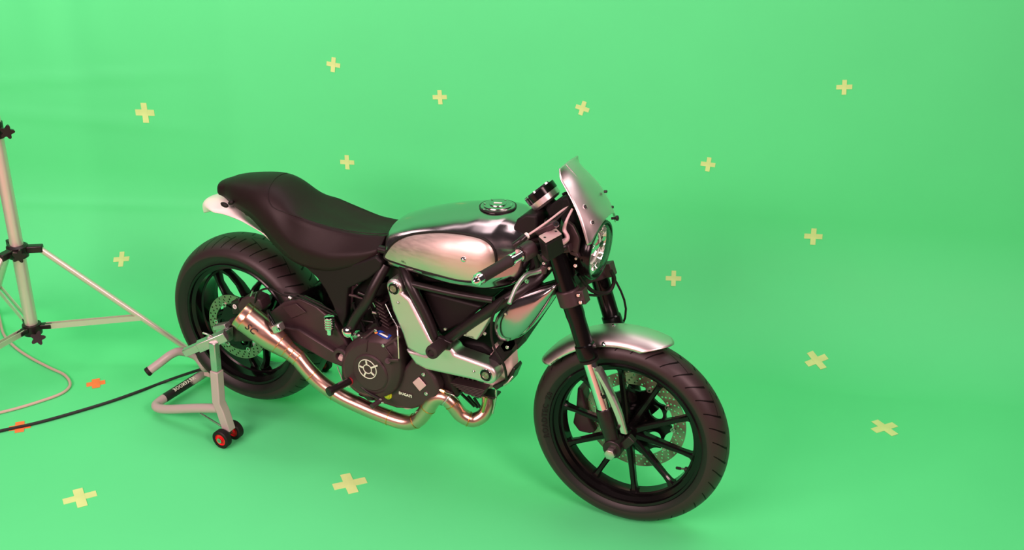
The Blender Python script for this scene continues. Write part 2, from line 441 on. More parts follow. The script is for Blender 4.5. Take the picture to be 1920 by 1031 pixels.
for a in [
    (272, 211, 40, 1, 'largest pale yellow tape cross on green wall, upper left above the light stand'),
    (625, 121, 28, -8, 'small tilted yellow tape cross high on green wall, above and left of the seat'),
    (825, 182, 28, 3, 'yellow tape cross high on green wall directly above the fuel tank'),
    (1092, 203, 28, -16, 'tilted yellow tape cross on green wall above the tip of the fly screen'),
    (1583, 163, 29, 4, 'yellow tape cross at upper right of green wall, highest right of the bike'),
    (651, 304, 28, 0, 'yellow tape cross on green wall just above the seat hump'),
    (1328, 308, 28, -4, 'yellow tape cross on green wall right of the fly screen'),
    (228, 486, 32, 2, 'yellow tape cross low on green wall between light stand and rear tyre'),
    (1525, 443, 33, 0, 'yellow tape cross on lower green wall at right, below the highest right one'),
    (1263, 522, 29, -3, 'yellow tape cross on green curve just right of the headlight'),
    (1531, 676, 46, 24, 'skewed yellow tape cross where floor starts to curve, right of front tyre'),
    (1658, 802, 56, 26, 'yellow tape cross on the floor at far right of front tyre'),
    (655, 907, 66, 22, 'yellow tape cross on the floor in front of the exhaust pipe'),
    (150, 933, 62, 28, 'yellow tape cross on the floor at lower left corner below the stand')]:
    cross(a[0], a[1], a[2]*.97, a[3], M['tape'], 'tape_cross', a[4], GW)
for a in [(180, 719, 34, 20, 'orange tape cross on floor beside the loop of beige cable'),
          (37, 801, 38, 20, 'orange tape cross on floor underneath the black cable'),
          (488, 684, 26, 20, 'orange tape cross on floor seen through the rear wheel')]:
    cross(a[0], a[1], a[2], a[3], M['orange'], 'tape_cross', a[4], GO, aw=.42)

# ================================================================ MOTORCYCLE
BIKE = empty('motorcycle', (.72, 0, 0), 'custom cafe racer motorcycle with bare aluminium tank, black seat and steel exhaust', 'motorcycle')
def part(name, mb, m, parent=None, **k): return obj(name, mb, m, parent or BIKE, **k)

# ---- wheels
FC = V((1.445, 0, .3166)); RC = V((0, 0, .3555))
SA = 0.0207
def rodm(k, a):
    k = nrm(k); K = np.array([[0, -k[2], k[1]], [k[2], 0, -k[0]], [-k[1], k[0], 0]]); return np.eye(3)+math.sin(a)*K+(1-math.cos(a))*K@K
SR = rodm((-math.sin(math.radians(24)), 0, math.cos(math.radians(24))), SA); SP = V((1.557, 0, 0))
FCs = SR@(FC-SP)+SP
def steer(mb):
    mb.v = [tuple(SR@(V(q)-SP)+SP) for q in mb.v]; return mb
def tyre_prof(R, hw, mid, bead, bw):
    out = [(bead-.006, -bw+.004), (bead, -bw)]
    for k in range(1, 6):
        t = k/6; out.append((bead+(mid-bead)*t, -(bw+(hw-bw)*math.sin(t*PI/2))))
    for k in range(0, 25):
        a = -PI/2+PI*k/24; out.append((mid+(R-mid)*math.cos(a), hw*math.sin(a)))
    for k in range(5, 0, -1):
        t = k/6; out.append((bead+(mid-bead)*t, (bw+(hw-bw)*math.sin(t*PI/2))))
    out += [(bead, bw), (bead-.006, bw-.004)]
    return out
YAX = (0, -1, 0)
def wheel(front):
    c = FC if front else RC
    st = steer if front else (lambda m: m)
    R, hw, mid, bead, bw = (.3166, .056, .272, .245, .045) if front else (.3155, .09, .265, .232, .075)
    ctr = FCs if front else RC
    rim = MB()
    b = bw
    lip = bead+.003; well = bead-.032
    pr = [(lip, -b-.002), (lip-.004, -b-.005), (lip-.011, -b-.003), (lip-.012, -b+.008), (well+.010, -b+.014), (well+.006, -b*.45), (well, -b*.4), (well, b*.4), (well+.006, b*.45), (well+.010, b-.014), (lip-.012, b-.008),
          (lip-.011, b+.003), (lip-.004, b+.005), (lip, b+.002), (lip-.004, b-.004), (well+.022, b*.5), (well+.022, -b*.5), (lip-.004, -b+.004)]
    rim.lathe(pr, c, YAX, 96, closedprof=True)
    wo = obj('front_wheel' if front else 'rear_wheel', st(rim), M['gloss'], BIKE, org=ctr, ang=30)
    ty = MB().lathe(tyre_prof(R, hw, mid, bead, bw), c, YAX, 128, caps=False)
    t2 = obj('tyre', st(ty), M['tread_front' if front else 'tread_rear'], wo, org=ctr, ang=50)
    hub = MB()
    if front:
        hub.lathe([(.016, -.062), (.030, -.060), (.034, -.045), (.030, -.03), (.036, -.02), (.040, 0), (.036, .02), (.034, .035), (.048, .04), (.048, .055), (.016, .06)][::1], c, (0, 1, 0), 40)
    else:
        hub.lathe([(.018, -.085), (.045, -.082), (.05, -.06), (.038, -.045), (.045, -.02), (.05, 0), (.045, .02), (.04, .045), (.06, .055), (.06, .08), (.018, .085)], c, (0, 1, 0), 40)
    obj('hub', st(hub), M['gloss'], wo)
    def dirv(a): return V((math.cos(a), 0, math.sin(a)))
    if front:
        for k in range(10):
            a = math.radians(28+36*k); d = dirv(a); t = V((-math.sin(a), 0, math.cos(a))); mb = MB(); rings = []
            for (r, w, h) in [(.030, .0135, .020), (.06, .0115, .016), (.12, .0095, .0125), (.18, .0085, .0105), (.205, .010, .012), (.216, .016, .017)]:
                ring = []
                for (sx, sy) in [(-1, -.6), (-.55, -1), (.55, -1), (1, -.6), (1, .6), (.55, 1), (-.55, 1), (-1, .6)]:
                    ring.append(c+d*r+t*w*sx+V((0, 1, 0))*(h*sy-.004))
                rings.append(ring)
            mb.loft(rings); obj('spoke', st(mb), M['gloss'], wo, ang=30)
    else:
        # five pairs: two arms that start apart at the hub and lean together at the rim
        for k in range(5):
            for s in (-1, 1):
                am = math.radians(130+72*k); a0 = am+s*.62; a1 = am+s*.105; mb = MB(); rings = []
                for (r, t_, w, h) in [(.040, 0, .012, .03), (.08, .22, .0105, .024), (.13, .55, .0095, .018), (.17, .8, .009, .015), (.198, 1., .013, .018), (.204, 1.02, .017, .02)]:
                    a = a0+(a1-a0)*t_; p = c+dirv(a)*r; tt = V((-math.sin(a), 0, math.cos(a)))
                    rings.append([p+tt*w*sx+V((0, 1, 0))*(h*sy) for (sx, sy) in [(-1, -.6), (-.55, -1), (.55, -1), (1, -.6), (1, .6), (.55, 1), (-.55, 1), (-1, .6)]])
                mb.loft(rings); obj('spoke', mb, M['gloss'], wo, ang=30)
    return wo
FW = wheel(True); RW = wheel(False)

def disc(c, yy, ro, ri, rows, per, parent, st, lab, bob):
    loops = [circ2(0, 0, ro, 120), circ2(0, 0, ri, 96)]
    for i in range(per):
        for j, rr in enumerate(rows):
            a = 2*PI*(i+j*.32)/per; loops.append(circ2(rr*math.cos(a), rr*math.sin(a), .0036, 8))
    mb = flat(loops, .005, lambda a, b, w: (c[0]+a, c[1]+yy+w, c[2]+b))
    d = obj('brake_disc', st(mb), M['disc'], parent, ang=30, label=lab)
    ca = MB()
    n = bob
    loops = []
    star = []
    for i in range(n*8):
        a = 2*PI*i/(n*8); t = .5+.5*math.cos(n*a); star.append(((ri-.020+.017*t**2)*math.cos(a), (ri-.020+.017*t**2)*math.sin(a)))
    loops = [star, circ2(0, 0, ri*.36, 40)]
    for i in range(n//2):
        a = 2*PI*(i+.5)/(n//2); rr = ri*.64; loops.append(circ2(rr*math.cos(a), rr*math.sin(a), ri*.17, 20, ri*.22, a))
    mb = flat(loops, .009, lambda a, b, w: (c[0]+a, c[1]+yy+w, c[2]+b))
    obj('disc_carrier', st(mb), M['gloss'], d, ang=30)
    for i in range(n):
        a = 2*PI*i/n; q = V((c[0]+(ri-.001)*math.cos(a), c[1]+yy, c[2]+(ri-.001)*math.sin(a)))
        mb = MB().lathe([(.0045, -.006), (.0085, -.006), (.0085, .006), (.0045, .006)], q, (0, 1, 0), 16, closedprof=True)
        obj('bobbin', st(mb), M['steel'], d)
    return d
# discs hang under the wheel parts as sub-parts of the motorcycle: disc > carrier, bobbins
disc(FC, .062, .165, .126, (.158, .149, .140, .132), 34, BIKE, steer, 'large drilled front brake disc', 10)
disc(RC, -.088, .1225, .090, (.116, .106, .097), 26, BIKE, lambda m: m, 'small drilled rear brake disc', 6)
# valve
def vp(r, a, y): return FC+V((r*math.cos(a), y, r*math.sin(a)))
av = math.radians(-23)
vs_ = MB().cyl(vp(.214, av, -.005), vp(.196, av, -.02), .0032, 10); obj('valve_stem', steer(vs_), M['steel'], FW)
vs_ = MB().cyl(vp(.197, av, -.02), vp(.184, av, -.030), .0045, 10, ch=.001); obj('valve_cap', steer(vs_), M['black'], FW)
vs_ = MB().cyl(vp(.220, av, -.003), vp(.208, av, -.010), .008, 10, ch=.002); obj('valve_seat', steer(vs_), M['black'], FW)

# sidewall lettering on the front tyre
def ring_fn(c, r0, a0, y):
    def f(u, v, w):
        a = a0-u/r0; r = r0+v
        return tuple(c+V((r*math.cos(a), -y-w-(.0075*math.sin((r-.245)/.027*PI/2) if r < .272 else .0075), r*math.sin(a))))
    return f
m_ = text('ROADTEC  Z8', .024, ring_fn(FC, .2605, math.radians(178), .0485), depth=.002, bold=.0004, space=1.15)
m_.v = [tuple(q) for q in m_.v]
obj('tyre_lettering', steer(m_), M['rubber'], FW)

# ---- front axle, fork
ax = MB().cyl((1.445, -.128, .3166), (1.445, .13, .3166), .0125, 20); part('front_axle', ax, M['steel'])
nut = MB().lathe([(.0105, 0), (.018, .002), (.0185, .02), (.0155, .024), (.0155, .03)], (1.4405, -.150, .3080), (0, 1, 0), 6); part('axle_nut', nut, M['steel'], bevel=.0015)
FTOP = {}
for sy in (-1, 1):
    y = .105*sy
    a = V(P(1036, 452, -.105)); b = V(P(1104, 672, -.105)); c_ = V(P(1150, 786, -.105)); e_ = V((1.440, y, .3166))
    a[1] = b[1] = c_[1] = y
    d = nrm(b-a); b2 = a+d*np.linalg.norm(b-a); 
    L1 = np.linalg.norm(b-a)
    low = a+d*(L1+.175)
    mb = MB().lathe([(.022, 0), (.0265, .004), (.0265, .10), (.0285, .14), (.0285, L1*.62), (.0265, L1*.66), (.0265, L1-.05), (.0305, L1-.046), (.0315, L1-.012), (.0295, L1-.004), (.024, L1)], a, d, 36)
    ft = part('fork_leg', mb, M['gloss'])
    mb = MB().cyl(a+d*(L1-.01), low, .0215, 32); obj('fork_slider', mb, M['chrome'], ft, label='chrome fork slider tube')
    # cast foot that carries the axle
    up = low-d*.012; mb = MB()
    rings = []
    axc = V((1.441, y, .3166))
    for t, r in [(0, .0255), (.1, .027), (.45, .026), (.7, .022), (1, .026)]:
        p = up*(1-t)+(axc+V((0, 0, -.01)))*t; u, v, _ = frame(axc-up); rings.append([p+r*(math.cos(2*PI*k/20)*u+math.sin(2*PI*k/20)*v) for k in range(20)])
    mb.loft(rings); mb.cyl(axc+V((0, -.026, 0)), axc+V((0, .026, 0)), .030, 28, ch=.003)
    mb.bar(axc+V((.028, 0, .01)), axc+V((.055, 0, .045)), .022, .026)
    obj('fork_foot', mb, M['satin'], ft, bevel=.002)
    # guard blade beside the slider
    mb = MB(); q0 = low-d*.155+V((.030, .012*sy, 0)); q1 = low-d*.01+V((.052, .012*sy, 0)); q2 = low+d*.052+V((.050, .012*sy, 0))
    path = cr([q0, (q0+q1)/2+V((.004, 0, 0)), q1, q2], 6); rings = []
    for i, p in enumerate(path):
        t = i/(len(path)-1); w = .0065+.006*math.sin(min(t*1.25, 1)*PI*.75); h = .012*(1-t)+.006
        rings.append([p+V((w*sx, h*sz, 0)) for sx, sz in [(-1, -.5), (-.6, -1), (.6, -1), (1, -.5), (1, .5), (.6, 1), (-.6, 1), (-1, .5)]])
    mb.loft(rings); gb = obj('fork_guard', mb, M['alu'], ft, ang=30, label='bare aluminium guard blade beside the slider')
    mb = MB()
    FTOP[sy] = (a, d, L1)
    # dust seal
    mb = MB().lathe([(.0225, 0), (.029, .003), (.029, .010), (.0225, .013)], a+d*(L1-.002), d, 32); obj('dust_seal', mb, M['rubber'], ft)
a, d, L1 = FTOP[-1]
g0 = V(P(1133, 743, -.125)); part('fork_guard_bolt', MB().cyl(g0, g0+V((0, -.006, 0)), .006, 12), M['dark'])
part('fork_guard_bolt', MB().cyl(V(P(1160, 800, -.125)), V(P(1160, 800, -.125))+V((0, -.006, 0)), .005, 12), M['dark'])

# lower and upper fork clamps
def clampset(t, name, h, r, m, bolts):
    for sy in (-1, 1):
        a, d, L1 = FTOP[sy]; c_ = a+d*L1*t
        mb = MB().lathe([(r-.003, -h/2), (r, -h/2+.003), (r, h/2-.003), (r-.003, h/2)], c_, d, 32)
        ear = nrm(V((.7, -.3, 0))) if sy < 0 else nrm(V((.7, .3, 0)))
        mb.bar(c_+V((.018, 0, .004)), c_+V((.052, 0, .016)), .034, h*.86, up=d)
        o = part(name, mb, m, bevel=.003)
        for k in range(bolts):
            q = c_+V((.040, -.018*1 if sy < 0 else .018, .012))+d*(k-.5)*h*.45
            dd = V((0, -1, 0)) if sy < 0 else V((0, 1, 0))
            obj('clamp_bolt', MB().cyl(q, q+dd*.007, .0058, 12, ch=.001), M['chrome'], o)
    mb = MB(); a1 = FTOP[-1][0]+FTOP[-1][1]*L1*t; a2 = FTOP[1][0]+FTOP[1][1]*L1*t
    sh = V((-.035, 0, -.012))
    mb.loft([[p+q for q in (V((-.03, 0, -h*.3)), V((.03, 0, -h*.3)), V((.03, 0, h*.3)), V((-.03, 0, h*.3)))] for p in (a1+sh*.3, (a1*2+a2)/3+sh, (a1+a2*2)/3+sh, a2+sh*.3)])
    part('fork_yoke', mb, m, bevel=.004)
clampset(.465, 'fork_clamp', .050, .036, M['mag'], 2)
clampset(.06, 'fork_clamp', .026, .034, M['mag'], 1)

# ---- front fender
def arc_panel(c, a0, a1, half, rc, drop, th, n=44, k=14, ease=None):
    mb = MB(); rings = []
    for i in range(n+1):
        a = a0+(a1-a0)*i/n; ring = []
        for s in range(k+1):
            t = -1+2*s/k; yy = half*math.sin(t*PI/2*.96)/math.sin(PI/2*.96); rr = rc-drop*(1-math.cos(t*PI/2*.96))
            aa = a
            if ease: aa = a+ease(i/n, t)
            ring.append(c+V((rr*math.cos(aa), yy, rr*math.sin(aa))))
        rings.append(ring)
    return rings
fr_ = arc_panel(FC, math.radians(147), math.radians(70), .068, .347, .038, .002, ease=lambda s, t: math.radians(13)*abs(t)**1.5*max(0, s-.55)/.45-math.radians(6)*abs(t)**2*max(0, .2-s)/.2)
mb = MB().loft(fr_, caps=False, closed=False); fen = part('front_fender', steer(mb), M['alu'], solid=.0022, ang=60, label='bare brushed aluminium front fender')
FEN = bvh_of(mb)
h = hit(1132, 645, FEN)
for (px, py) in [(1132, 645), (1151, 610)]:
    h = hit(px, py, FEN)
    if h is not None: obj('rivet', MB().lathe([(.0075, 0), (.006, .003), (.002, .0045)], h[0], h[1], 14), M['chrome'], fen)
h = hit(1041, 678, FEN)
if h is not None:
    obj('fender_print', text('RIZOMA', .009, plane_fn(h[0]+h[1]*.0015, V(P(1052, 671, h[0][1]))-V(P(1034, 684, h[0][1])), (0, 0, 1)), depth=.0004), M['black'], fen)

# ---- frame tubes
def tubes(name, paths, r, m, n=14, sm=6, **k):
    mb = MB()
    for p in paths: mb.tube(cr(p, sm) if len(p) > 2 else p, r, n)
    return part(name, mb, m, **k)
FRM = M['satin']
def both(p): return [p, [(q[0], -q[1], q[2]) for q in p]]
YF = -.145
tA = [P(775, 533, YF), P(850, 550, YF), P(925, 563, YF)]
tB = [P(826, 648, YF), P(880, 608, YF), P(940, 568, YF), P(990, 537, YF+.03), P(1028, 500, -.06), P(1036, 470, -.03)]
tC = [P(757, 500, YF+.03), P(770, 535, YF), P(798, 590, YF), P(818, 640, YF-.0)]
tD = [P(724, 496, -.10), P(700, 540, -.135), P(688, 566, -.145), P(668, 595, -.145), P(657, 618, -.145)]
for p, r in ((tA, .0115), (tB, .0175), (tC, .0175), (tD, .0175)):
    for q in both(p):
        tubes('frame_tube', [q], r, FRM)
head = MB().cyl((1.118, 0, .80), (1.085, 0, .935), .034, 28, ch=.004); part('steering_head', head, M['satin'])
tubes('frame_tube', [[(.62, -.10, .79), (.85, -.10, .80), (1.08, -.03, .86)]], .014, FRM)
tubes('frame_tube', [[(.62, .10, .79), (.85, .10, .80), (1.08, .03, .86)]], .014, FRM)
tubes('frame_tube', [[(.08, -.075, .80), (.35, -.09, .78), (.62, -.10, .77)]], .011, FRM)
tubes('frame_tube', [[(.08, .075, .80), (.35, .09, .78), (.62, .10, .77)]], .011, FRM)
# lower frame bolt (chrome) and rear pivot
q = V(P(652, 622, -.162)); mb = MB().lathe([(.004, -.004), (.014, 0), (.0185, .004), (.0185, .022), (.012, .024)], q+V((0, -.012, 0)), (0, 1, 0), 24); part('frame_bolt', mb, M['chrome'])
# airbox panels inside the trellis
mb = MB().prism(PL([(790, 545), (905, 575), (870, 605), (826, 628)], -.105), (0, .21, 0)); part('airbox', mb, M['matte'], bevel=.008)
mb = MB().prism(PL([(700, 520), (960, 545), (1010, 500), (1010, 470), (740, 470)], -.07), (0, .14, 0)); part('airbox', mb, M['dark'], bevel=.01)

# ---- swingarm
sw = PL([(428, 600), (470, 588), (500, 590), (532, 566), (562, 560), (592, 574), (622, 600), (652, 648), (655, 668), (648, 686), (628, 682), (600, 660), (560, 638), (520, 622), (480, 640), (440, 642), (424, 628)], -.128)
mb = MB().prism(sw, (0, .035, 0)); SWA = part('swingarm', mb, M['mag'], bevel=.006, seg=3)
# the fork ends by the axle and the left arm
mb = MB().prism([(q[0], .093, q[2]) for q in sw], (0, .035, 0)); obj('left_arm', mb, M['mag'], SWA, bevel=.006)
mb = MB().bar((P(610, 625, -.1)[0], -.1, P(610, 625, -.1)[2]), (P(610, 625, -.1)[0], .1, P(610, 625, -.1)[2]), .05, .09); obj('cross_brace', mb, M['mag'], SWA, bevel=.006)
rr_ = PL([(520, 612), (560, 618), (615, 652), (650, 674), (640, 688), (610, 676), (565, 650), (522, 628)], -.150)
mb = MB().prism(rr_, (0, .03, 0)); obj('lower_rail', mb, M['mag'], SWA, bevel=.005)
q = V(P(637, 670, -.17)); mb = MB().lathe([(.017, 0), (.026, 0), (.030, .006), (.030, .03), (.017, .03)], q, (0, 1, 0), 32, closedprof=True); obj('pivot_ring', mb, M['mag'], SWA, ang=30)
q = V(P(641, 672, -.158)); mb = MB().lathe([(.006, -.006), (.012, -.005), (.015, 0), (.015, .014)], q, (0, 1, 0), 6); obj('pivot_bolt', mb, M['cast'], SWA)
mb = MB().prism(PL([(530, 575), (556, 568), (575, 585), (548, 596)], -.1305), (0, -.004, 0)); obj('stiffener', mb, M['mag'], SWA, bevel=.0015)
ax = MB().cyl((0, -.165, .3555), (0, .15, .3555), .016, 20, ch=.002); part('rear_axle', ax, M['dark'])
q = V(P(419, 624, -.15)); mb = MB().lathe([(.012, -.012), (.024, -.010), (.030, -.002), (.031, .012), (.02, .016)], q, (0, 1, 0), 30); part('axle_nut', mb, M['steel'], bevel=.001)

# ---- rear fender (hugger) and splash guard seen behind the swingarm
hug = arc_panel(RC, math.radians(34), math.radians(4), .085, .346, .04, .002, n=24)
mb = MB().loft(hug, caps=False, closed=False); part('hugger', mb, M['gloss'], solid=.003, ang=60)
# rear caliper
c_ = PL([(444, 574), (452, 560), (470, 555), (486, 562), (492, 580), (482, 592), (466, 596), (452, 592)], -.125)
mb = MB().prism(c_, (0, .055, 0)); CAL = part('rear_caliper', mb, M['mag'], bevel=.006, seg=3)
q = V(P(440, 575, -.128)); mb = MB()
mb.tube([q+.0075*V((math.cos(a), 0, math.sin(a))) for a in np.linspace(0, 2*PI, 20, endpoint=False)], .0012, 6, closed=True)
mb.tube([q+.0035*V((math.cos(a), 0, math.sin(a))) for a in np.linspace(0, 2*PI, 16, endpoint=False)], .0010, 6, closed=True)
mb.cyl(q+V((-.004, 0, .008)), q+V((-.004, 0, -.001)), .001, 6)
obj('emblem', mb, M['stwh'], CAL)
mb = MB().prism(PL([(432, 566), (448, 560), (452, 590), (436, 590)], -.122), (0, .03, 0)); obj('bracket', mb, M['satin'], CAL, bevel=.004)
for k in (0, 1):
    q0 = V(P(474+9*k, 545+2*k, -.12)); q1 = V(P(468+9*k, 562+2*k, -.12)); obj('pad_pin', MB().cyl(q0, q1, .0035, 10), M['steel'], CAL)
hp = PL([(478, 570, -.12), (484, 548, -.14), (505, 541, -.14), (530, 553, -.14), (560, 558, -.135), (590, 572, -.13), (625, 590, -.12), (640, 600, -.1)], -.14)
tubes('brake_hose', [hp], .0035, M['rubber'])
hp2 = [(q[0]+.004, q[1]+.004, q[2]+.008) for q in hp[3:]]; tubes('brake_hose', [hp2], .003, M['rubber'])
q = V(P(542, 557, -.145)); part('hose_clip', MB().cyl(q, q+V((.012, 0, -.003)), .0065, 12), M['steel'])

# ---- small chrome reservoir in front of the swingarm
q0, q1 = V(P(617, 594, -.152)), V(P(618, 616, -.152)); dd = q1-q0; Lq = np.linalg.norm(dd)
pr = []
for k in range(5):
    t = k*Lq/5; pr += [(.0168, t), (.0175, t+.0012), (.0175, t+.0042), (.0168, t+.0053)]
pr = [(.014, -.001)]+pr+[(.0165, Lq), (.010, Lq+.002), (.010, Lq+.02)]
part('fluid_reservoir', MB().lathe(pr, q0, dd, 28), M['chrome'])

# ---- shock absorber between swingarm and frame (left of centre)
s0, s1 = V((.30, .12, .47)), V((.50, .10, .73)); mb = MB(); dd = s1-s0; Ls = np.linalg.norm(dd); u, v, w = frame(dd)
sh = part('shock_absorber', MB().cyl(s0, s1, .018, 20), M['satin'])
mb = MB().tube([s0+dd*(.12+.76*t)+.033*(math.cos(2*PI*7*t)*u+math.sin(2*PI*7*t)*v) for t in np.linspace(0, 1, 140)], .0055, 8); obj('spring', mb, M['satin'], sh)

# ---- engine
def pm(name, pts, y0, y1, m, parent=None, bevel=.004, seg=2, **k):
    mb = MB().prism(PL(pts, y0), (0, y1-y0, 0)); return part(name, mb, m, parent, bevel=bevel, seg=seg, **k)
ENG = part('engine', MB().prism([(.50, -.10, .40), (.55, -.10, .30), (.70, -.10, .262), (.84, -.10, .275), (.90, -.10, .33), (.86, -.10, .43), (.80, -.10, .50), (.70, -.10, .54), (.58, -.10, .53), (.52, -.10, .47)], (0, .20, 0)), M['satin'], bevel=.012)
# crankcase cover, lower
low = [(668, 742), (700, 700), (757, 690), (775, 668), (800, 690), (814, 708), (822, 728), (818, 748), (800, 760), (772, 768), (742, 766), (715, 757), (690, 750)]
LC = pm('crankcase_cover', low, -.140, -.095, M['mag'], ENG, bevel=.010, seg=3)
def clutch():
    c0 = V(P(700, 685, -.14)); out = cr(PL([(646, 688), (648, 662), (660, 640), (682, 626), (706, 619), (735, 623), (752, 645), (758, 676), (756, 706), (742, 732), (712, 742), (682, 736), (658, 716)], -.14), 4, closed=True)
    cc = sum(out)/len(out); rings = []
    for s, yy in [(1.0, -.095), (1.0, -.150), (.985, -.158), (.955, -.163), (.86, -.172), (.80, -.1785), (.76, -.180)]:
        rings.append([V((cc[0]+(q[0]-cc[0])*s, yy, cc[2]+(q[2]-cc[2])*s)) for q in out])
    mb = MB().loft(rings); return mb, out, cc
mb, out, cc = clutch()
CC = part('clutch_cover', mb, M['mag'], ENG, ang=28)
CLB = bvh_of(mb)
# round boss that carries the emblem
bc = V(P(695, 698, -.18)); mb = MB().lathe([(.066, .010), (.0655, -.002), (.061, -.0065), (.0005, -.0065)], bc, (0, 1, 0), 56)
obj('clutch_boss', mb, M['mag'], CC, ang=20)
def emb():
    c_ = V(P(689, 692, -.1875)); mb = MB()
    ru = V((1, 0, 0)); rw = V((0, 0, 1)); R1 = .0335
    mb.tube([c_+R1*(math.cos(a)*ru+math.sin(a)*rw) for a in np.linspace(0, 2*PI, 48, endpoint=False)], .0016, 8, closed=True)
    mb.tube([c_+.0155*(math.cos(a)*ru+math.sin(a)*rw) for a in np.linspace(0, 2*PI, 32, endpoint=False)], .0016, 8, closed=True)
    for k, (px, py) in enumerate([(686, 673), (674, 686), (683, 704), (701, 703), (711, 684)]):
        e = V(P(px, py, -.1875)); dd = nrm(e-c_); ln = .0305 if k < 4 else .046
        mb.bar(c_+dd*.0165, c_+dd*ln, .0052, .003, up=(0, 1, 0))
    return mb
obj('emblem', emb(), M['prgr'], CC, label='pale green five-spoke ring emblem')
# ribs on the cover
mb = MB().bar(P(689, 638, -.180), P(687, 660, -.182), .002, .004, up=(0, 1, 0)); mb.bar(P(722, 648, -.181), P(750, 630, -.166), .008, .010, up=(0, 1, 0)); mb.bar(P(722, 650, -.181), P(738, 674, -.182), .003, .004, up=(0, 1, 0)); mb.bar(P(683, 634, -.175), P(703, 618, -.16), .006, .008, up=(0, 1, 0))
obj('rib', mb, M['mag'], CC, bevel=.001)
def bolt(px, py, y, r=.006, m='steel', parent=None, d=(0, -1, 0), h=.006, n=12):
    q = V(P(px, py, y)); d = nrm(d)
    mb = MB().lathe([(r, 0), (r, h*.8), (r*.85, h), (r*.45, h), (r*.42, h*.4), (.0005, h*.4)], q, d, n)
    return obj('bolt', mb, M[m], parent or BIKE)
for a in [(657, 660), (662, 692), (720, 647), (681, 634), (705, 619), (693, 730)]: bolt(a[0], a[1], -.158 if a[0] != 720 else -.178, .0058, 'steel', CC)
for a in [(786, 662), (795, 701), (800, 737, 1), (783, 772)]: bolt(a[0], a[1], -.138, .007, 'steel', LC)
# oil filler cap
q = V(P(672, 634, -.125)); mb = MB().lathe([(.006, -.010), (.018, -.008), (.022, -.002), (.020, .012), (.012, .014)], q, (0, 1, .25), 28); obj('oil_filler_cap', mb, M['steel'], CC)
# blue sticker with orange dot
def on(bvh, px, py, off=.0006):
    h = hit(px, py, bvh)
    return None if h is None else h[0]+h[1]*off
def sticker(name, pts, bvh, m, parent, off=.0008, yd=-.18):
    vs = []
    for a in pts:
        q = on(bvh, a[0], a[1], off); vs.append(V(P(a[0], a[1], yd)) if q is None else q)
    mb = MB().prism(vs, (0, -.0006, 0)); return obj(name, mb, m, parent)
sticker('blue_sticker', [(706, 622), (714, 621), (734, 630), (728, 636), (718, 633), (707, 627)], CLB, M['blue'], CC, off=.004, yd=-.165)
sticker('orange_dot', [(703.5, 625), (706, 623.5), (710, 624.5), (709, 626.5), (705, 627)], CLB, M['stor'], CC, off=.0052, yd=-.168)
sticker('white_mark', [(712, 626.5), (716, 626), (719, 627), (728, 631.5), (727, 633), (722, 631)], CLB, M['stwh'], CC, off=.0052, yd=-.168)
# lever arm of the clutch release
mb = MB().cyl(P(728, 676, -.178), P(727, 677, -.196), .011, 20, ch=.002); obj('release_boss', mb, M['mag'], CC)
mb = MB().bar(P(729, 675, -.193), P(748, 675, -.188), .010, .008, up=(0, 1, 0)); obj('release_lever', mb, M['mag'], CC, bevel=.002)
tubes('clutch_rod', [[P(746, 630, -.185), P(748, 672, -.190)]], .0022, M['chrome'])
tubes('clutch_cable', [[P(723, 570, -.14), P(735, 595, -.15), P(744, 612, -.17), P(746, 630, -.185)]], .0022, M['chrome'])
# lettering on lower cover
m_ = text('DUCATI', .0125, plane_fn(V(P(760, 740, -.1445)), V(P(774, 744, -.1445))-V(P(747, 736, -.1445)), (0, 0, 1)), depth=.001, bold=.0006, space=1.1)
obj('maker_lettering', m_, M['prgr'], LC)
mb = MB().lathe([(.002, -.004), (.009, -.004), (.010, 0), (.014, .001), (.015, .006)], V(P(726, 742, -.146)), (0, 1, 0), 24); obj('sight_glass', mb, M['amber'], LC, label='yellow-green round sight glass')
mb = MB().prism(PL([(774, 716), (786, 706), (800, 722), (788, 733)], -.142), (0, -.004, 0)); obj('plate', mb, M['cast'], LC, bevel=.002)
# sprocket teeth of the lower guide seen under the case
g_ = [P(765+13*math.cos(a), 752+12*math.sin(a), -.12) for a in np.linspace(-.3, PI+.3, 18)]
mb = MB().tube(g_, .006, 8); obj('drain_bracket', mb, M['prgr'], ENG)
# big dark mass: rear cylinder, fins, head
mb = MB(); cA = V((.74, 0, .50)); cB = V((.665, 0, .68)); dd = cB-cA; Lc = np.linalg.norm(dd); u, v, w = frame(dd)
pr = []
nf = 11
for k in range(nf):
    t = k*Lc/nf; pr += [(.060, t), (.085, t+.003), (.085, t+.007), (.060, t+.010)]
mb.lathe(pr, cA, dd, 32); part('rear_cylinder', mb, M['satin'], ENG, ang=30)
mb = MB().box((cB+nrm(dd)*.035), (.15, .17, .09), np.array([u, v, w]).T); part('rear_cylinder_head', mb, M['satin'], ENG, bevel=.012)
